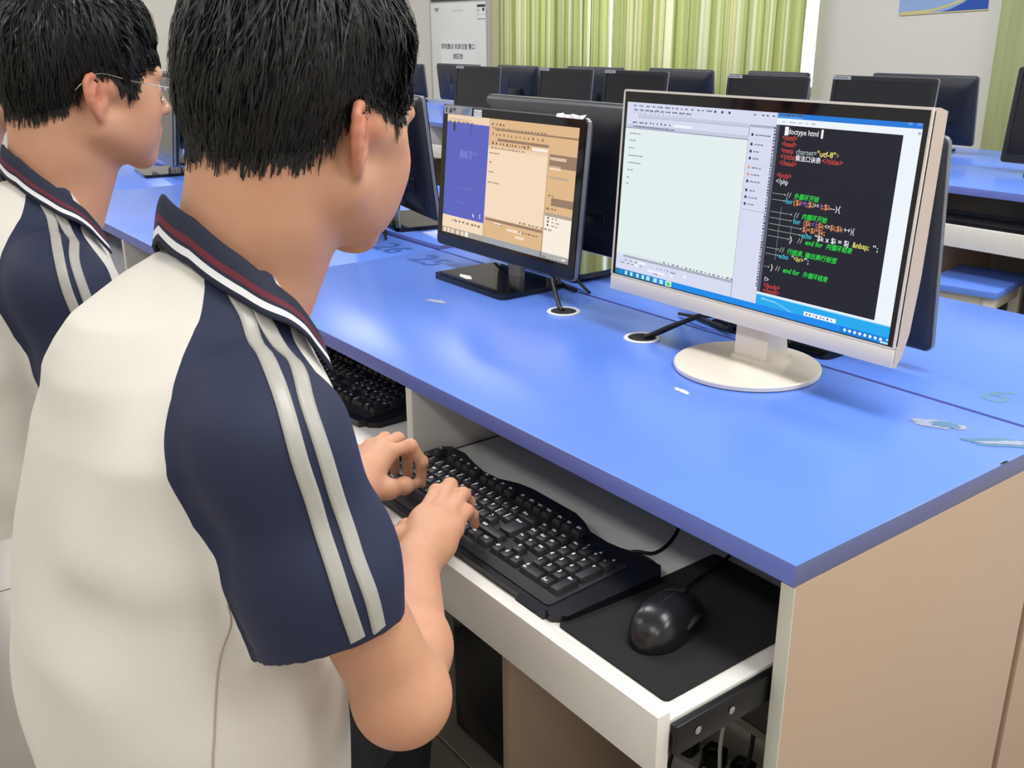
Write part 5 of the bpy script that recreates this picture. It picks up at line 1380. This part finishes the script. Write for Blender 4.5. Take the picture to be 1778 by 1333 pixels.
def body_prims(hc, M, off=(0, 0, 0)):
    """skin volumes in the typing student's place; off shifts the arms and trunk for another seat"""
    P = []
    hc = nv(*hc) - nv(*off)
    nb = nv(-.324, -.418, 1.015); nt = hc + M @ nv(0, -.022, -.055)
    P.append(Cone(nb, nt, .052, .0520, .03)); P.append(Cone(nb + nv(0, -.02, .01), hc + M @ nv(0, -.055, -.02), .042, .046, .03))
    P.append(Cone(nb + nv(0, .022, -.02), hc + M @ nv(0, .015, -.075), .036, .036, .03))
    for s in (-1, 1): P.append(Cone(nb + nv(s * .010, -.014, -.012), (-.326 + s * .125, -.456, .930), .030, .034, .02))
    P.append(Rings([(z, cx, cy, max(a - .030, .02), max(bf - .030, .015), bb - .030) for z, cx, cy, a, bf, bb in TORSO if .62 < z < 1.01], .012))
    arm(P, (-.180, -.456, .945), (-.134, -.374, .690), (-.358, -.223, .668)); arm(P, (-.472, -.456, .945), (-.575, -.420, .715), (-.548, -.200, .684))
    T = [right_hand(P), left_hand(P)]
    P += head_prims(hc, M)
    return P, T, hc
def build_body(parent, hc, M, off, res, nails=True):
    P, T, h0 = body_prims(hc, M, off)
    V, Q = nets(P, res, (-.72, -.70, .50), (-.03, .02, 1.40), 20)
    V, Q = drop_bits(V, Q); V = relax(V, Q, 1, .4)
    q = (V - h0) @ M
    near = lambda a, r: np.linalg.norm((q - nv(*a)) / nv(*r), axis=1)
    flush = np.zeros(len(V))
    for s in (-1, 1):
        flush += .75 * np.clip(1.6 - near((s * .088, -.014, .0), (.016, .026, .036)), 0, 1); flush += .35 * np.clip(1.4 - near((s * .045, .065, -.025), (.022, .03, .03)), 0, 1)
    flush += .45 * np.clip(1.3 - near((0, .115, -.02), (.016, .014, .014)), 0, 1)
    el = nv(-.137, -.380, .665); flush += .5 * np.clip(1 - np.linalg.norm(V - el, axis=1) / .06, 0, 1)
    for D in T:
        for f in D.values():
            for j, (r_, a) in enumerate(((.016, .25), (.013, .35), (.011, .3), (.012, .5))): flush += a * np.clip(1 - np.linalg.norm(V - f[j], axis=1) / r_, 0, 1)
    fc = q[Q].mean(1); mi = np.zeros(len(Q), int)
    lip = (np.abs(fc[:, 0]) < .023) & (fc[:, 1] > .0955) & (fc[:, 2] > -.0695) & (fc[:, 2] < -.0475) & (np.abs(fc[:, 2] + .058) < .0115 - .30 * np.abs(fc[:, 0])); mi[lip] = 1
    for s in (-1, 1):
        e = fc - nv(s * .031, .0815, .008); r_ = np.linalg.norm(e, axis=1)
        ew = (r_ < .0140) & (e[:, 1] > .006) & (np.abs(e[:, 2]) < .0045); mi[ew] = 3
        mi[ew & (np.hypot(e[:, 0], e[:, 2]) < .0058)] = 4
    brow = (np.abs(np.abs(fc[:, 0]) - .029) < .0165) & (fc[:, 1] > .072) & (np.abs(fc[:, 2] - .0285 + .10 * np.abs(np.abs(fc[:, 0]) - .022)) < .0032); mi[brow] = 5
    if nails:
        vc = V[Q].mean(1)
        for D in T:
            for f in D.values():
                t = f[3]; d_ = unit(f[3] - f[2]); upn = unit(np.cross(np.cross(d_, nv(0, 0, 1) if abs(d_[2]) < .95 else nv(0, 1, 0)), d_)); upn = upn if (upn @ (f[1] - t)) > -1 else -upn
                fw = unit(nv(f[3][0] - f[0][0], f[3][1] - f[0][1], 0)); out = unit(fw - d_ * (fw @ d_))
                w = vc - (t - d_ * .001); m = (w @ out > .0042) & (np.abs(w @ d_) < .0062) & (np.linalg.norm(w, axis=1) < .0105); mi[m] = 2
    o, used = np_mesh('body', V + nv(*off) - PB - nv(*off), Q, [M_skin, M_lip, M_nail, M_eye, M_iris, M_hair], parent, mi)
    at = o.data.attributes.new('flush', 'FLOAT', 'POINT'); at.data.foreach_set('value', np.clip(flush[used] * .8, 0, 1).astype(F4))
    return P
M_trs = mat('black_trousers', (16, 18, 26), .85, bump=.1, bscale=900)
M_shoe = mat('white_trainer', (222, 222, 220), .6)
def build_trousers(parent):
    P = [Ell((-.345, -.50, .53), (.155, .135, .10), .04)]
    for s in (-1, 1):
        hip = (-.355 + s * .072, -.46, .505); kn = (-.580 + s * .080, -.19 + s * .01, .405); an = (-.560 + s * .080, -.22, .10)
        P += [Cone(hip, kn, .078, .058, .04), Cone(kn, an, .058, .045, .03)]
    P.append(Fn(lambda q: np.where(q[:, 1] < -.36, .4525 - q[:, 2], -1.0), (-.35, -.5, .45), .6, 0, 'cut'))
    V, Q = nets(P, .007, (-.76, -.70, .05), (-.08, .10, .68), 16); V, Q = drop_bits(V, Q)
    np_mesh('trousers', V - PB, Q, M_trs, parent)
    for s in (-1, 1):
        x = -.560 + s * .080
        P = [Ell((x, -.22, .055), (.040, .05, .05), .02), Cone((x, -.21, .045), (x, -.08, .035), .038, .033, .02), Fn(lambda q: -q[:, 2], (x, -.14, .0), .3, 0, 'cut')]
        V, Q = nets(P, .007, (x - .08, -.29, -.01), (x + .08, .01, .14), 16); np_mesh('shoe', V - PB, Q, M_shoe, parent)
def seam_line(name, pts, parent, m, r=.0009):
    C = to_surface(SHIRT, np.array([tuple(p) for p in smooth_path(pts, 8)]), 5, .0004) - PB
    V, F = tube_geo([Vector(p) for p in C], r, 5); return mesh(name, V, F, m, parent, True)

# --- typing student
P1 = empty('person', tuple(PB), 0, 'student in white and navy raglan polo typing on the keyboard', 'person')
H1 = nv(-.331, -.331, 1.174); MH1 = rotm(R(19), R(-16), R(2))
BODY1 = build_body(P1, H1, MH1, (0, 0, 0), .0027)
build_shirt(P1); build_collar(P1)
for nm, st in (('reflective_stripe', STRIPE1), ('reflective_stripe', STRIPE2), ('reflective_stripe', mirror(STRIPE1)), ('reflective_stripe', mirror(STRIPE2))):
    ribbon(nm, st, .0125, M_reflect, P1, SHIRT, .0018)
seam_line('side_seam', [(-.178, -.503, .815), (-.182, -.504, .791), (-.187, -.514, .761), (-.190, -.521, .728), (-.188, -.528, .691), (-.188, -.533, .656), (-.188, -.535, .58), (-.188, -.535, .48)], P1, M_thread)
build_trousers(P1)
shirt_parts = [c for c in P1.children if c.name.split('.')[0] in ('body_panel', 'sleeve', 'collar', 'reflective_stripe', 'side_seam', 'trousers', 'shoe')]
hair(P1, H1 - PB, MH1, STYLE_A, 3, 14000, lift=.014, fringe=.02, solid=BODY1, so=PB)

# --- student with glasses
OFF2 = nv(-.71, .011, -.018)
P2 = empty('person', tuple(PB + OFF2), 0, 'student with thin-framed glasses in the same polo, in profile', 'person')
H2 = nv(-1.037, -.334, 1.177); MH2 = rotm(R(3), R(-8), R(0))
BODY2 = build_body(P2, H2, MH2, OFF2, .0034, False)
def dress(person):
    for c in shirt_parts:
        k = c.copy(); COL.objects.link(k); k.parent = person; b = c.name.split('.')[0]
        if b in ('trousers', 'shoe'): k.location = (.07, .09, .018)
        if b == 'side_seam': bpy.data.objects.remove(k)
        elif b == 'body_panel':      # his shirt is ruched up at the hem
            k.data = c.data.copy(); bm = bmesh.new(); bm.from_mesh(k.data)
            bmesh.ops.bisect_plane(bm, geom=list(bm.verts) + list(bm.edges) + list(bm.faces), plane_co=(0, 0, .605), plane_no=(0, .25, -1), clear_outer=True)
            bm.to_mesh(k.data); bm.free()
dress(P2)
hair(P2, H2 - PB - OFF2, MH2, STYLE_B, 9, 10000, lift=.014, fringe=.012, solid=BODY2, so=PB)
def glasses(parent, c, M):
    g = empty('eyeglasses'); g.parent = parent
    mm = mat('thin_silver_wire', (200, 196, 190), .25, .9)
    w = lambda p: Vector(nv(*c) + M @ nv(*p))
    for s in (-1, 1):
        L = [(s * (.033 + .0235 * math.cos(a) * (1 - .06 * math.sin(a))), .110 - .004 * abs(math.cos(a)), .001 + .0205 * math.sin(a)) for a in [2 * math.pi * i / 36 for i in range(37)]]
        tube('rim', [w(p) for p in L], .0009, mm, g, 6, 1, False)
        mesh('lens', [w(p) for p in L[:-1]], [tuple(range(36))], M_pane, g)
        tube('temple', [w(p) for p in ((s * .057, .107, .008), (s * .070, .095, .0095), (s * .079, .04, .013), (s * .0795, .0, .019), (s * .080, -.018, .016), (s * .078, -.034, .002), (s * .075, -.040, -.006))], .0009, mm, g, 6, 6)
        tube('nose_pad', [w((s * .010, .106, -.004)), w((s * .011, .104, -.010))], .0022, mm, g, 6, 1)
    tube('bridge', [w((-.0095, .110, .006)), w((0, .112, .009)), w((.0095, .110, .006))], .0009, mm, g, 6, 6)
    return g
glasses(P2, H2 - PB - OFF2, MH2)

# --- third student further along the row (mostly hidden)
OFF3 = nv(-1.45, .0, -.018)
P3 = empty('person', tuple(PB + OFF3), 0, 'student mostly hidden beyond the one with glasses, same polo', 'person')
for c in list(P2.children):
    if c.name.split('.')[0] == 'eyeglasses': continue
    k = c.copy(); COL.objects.link(k); k.parent = P3
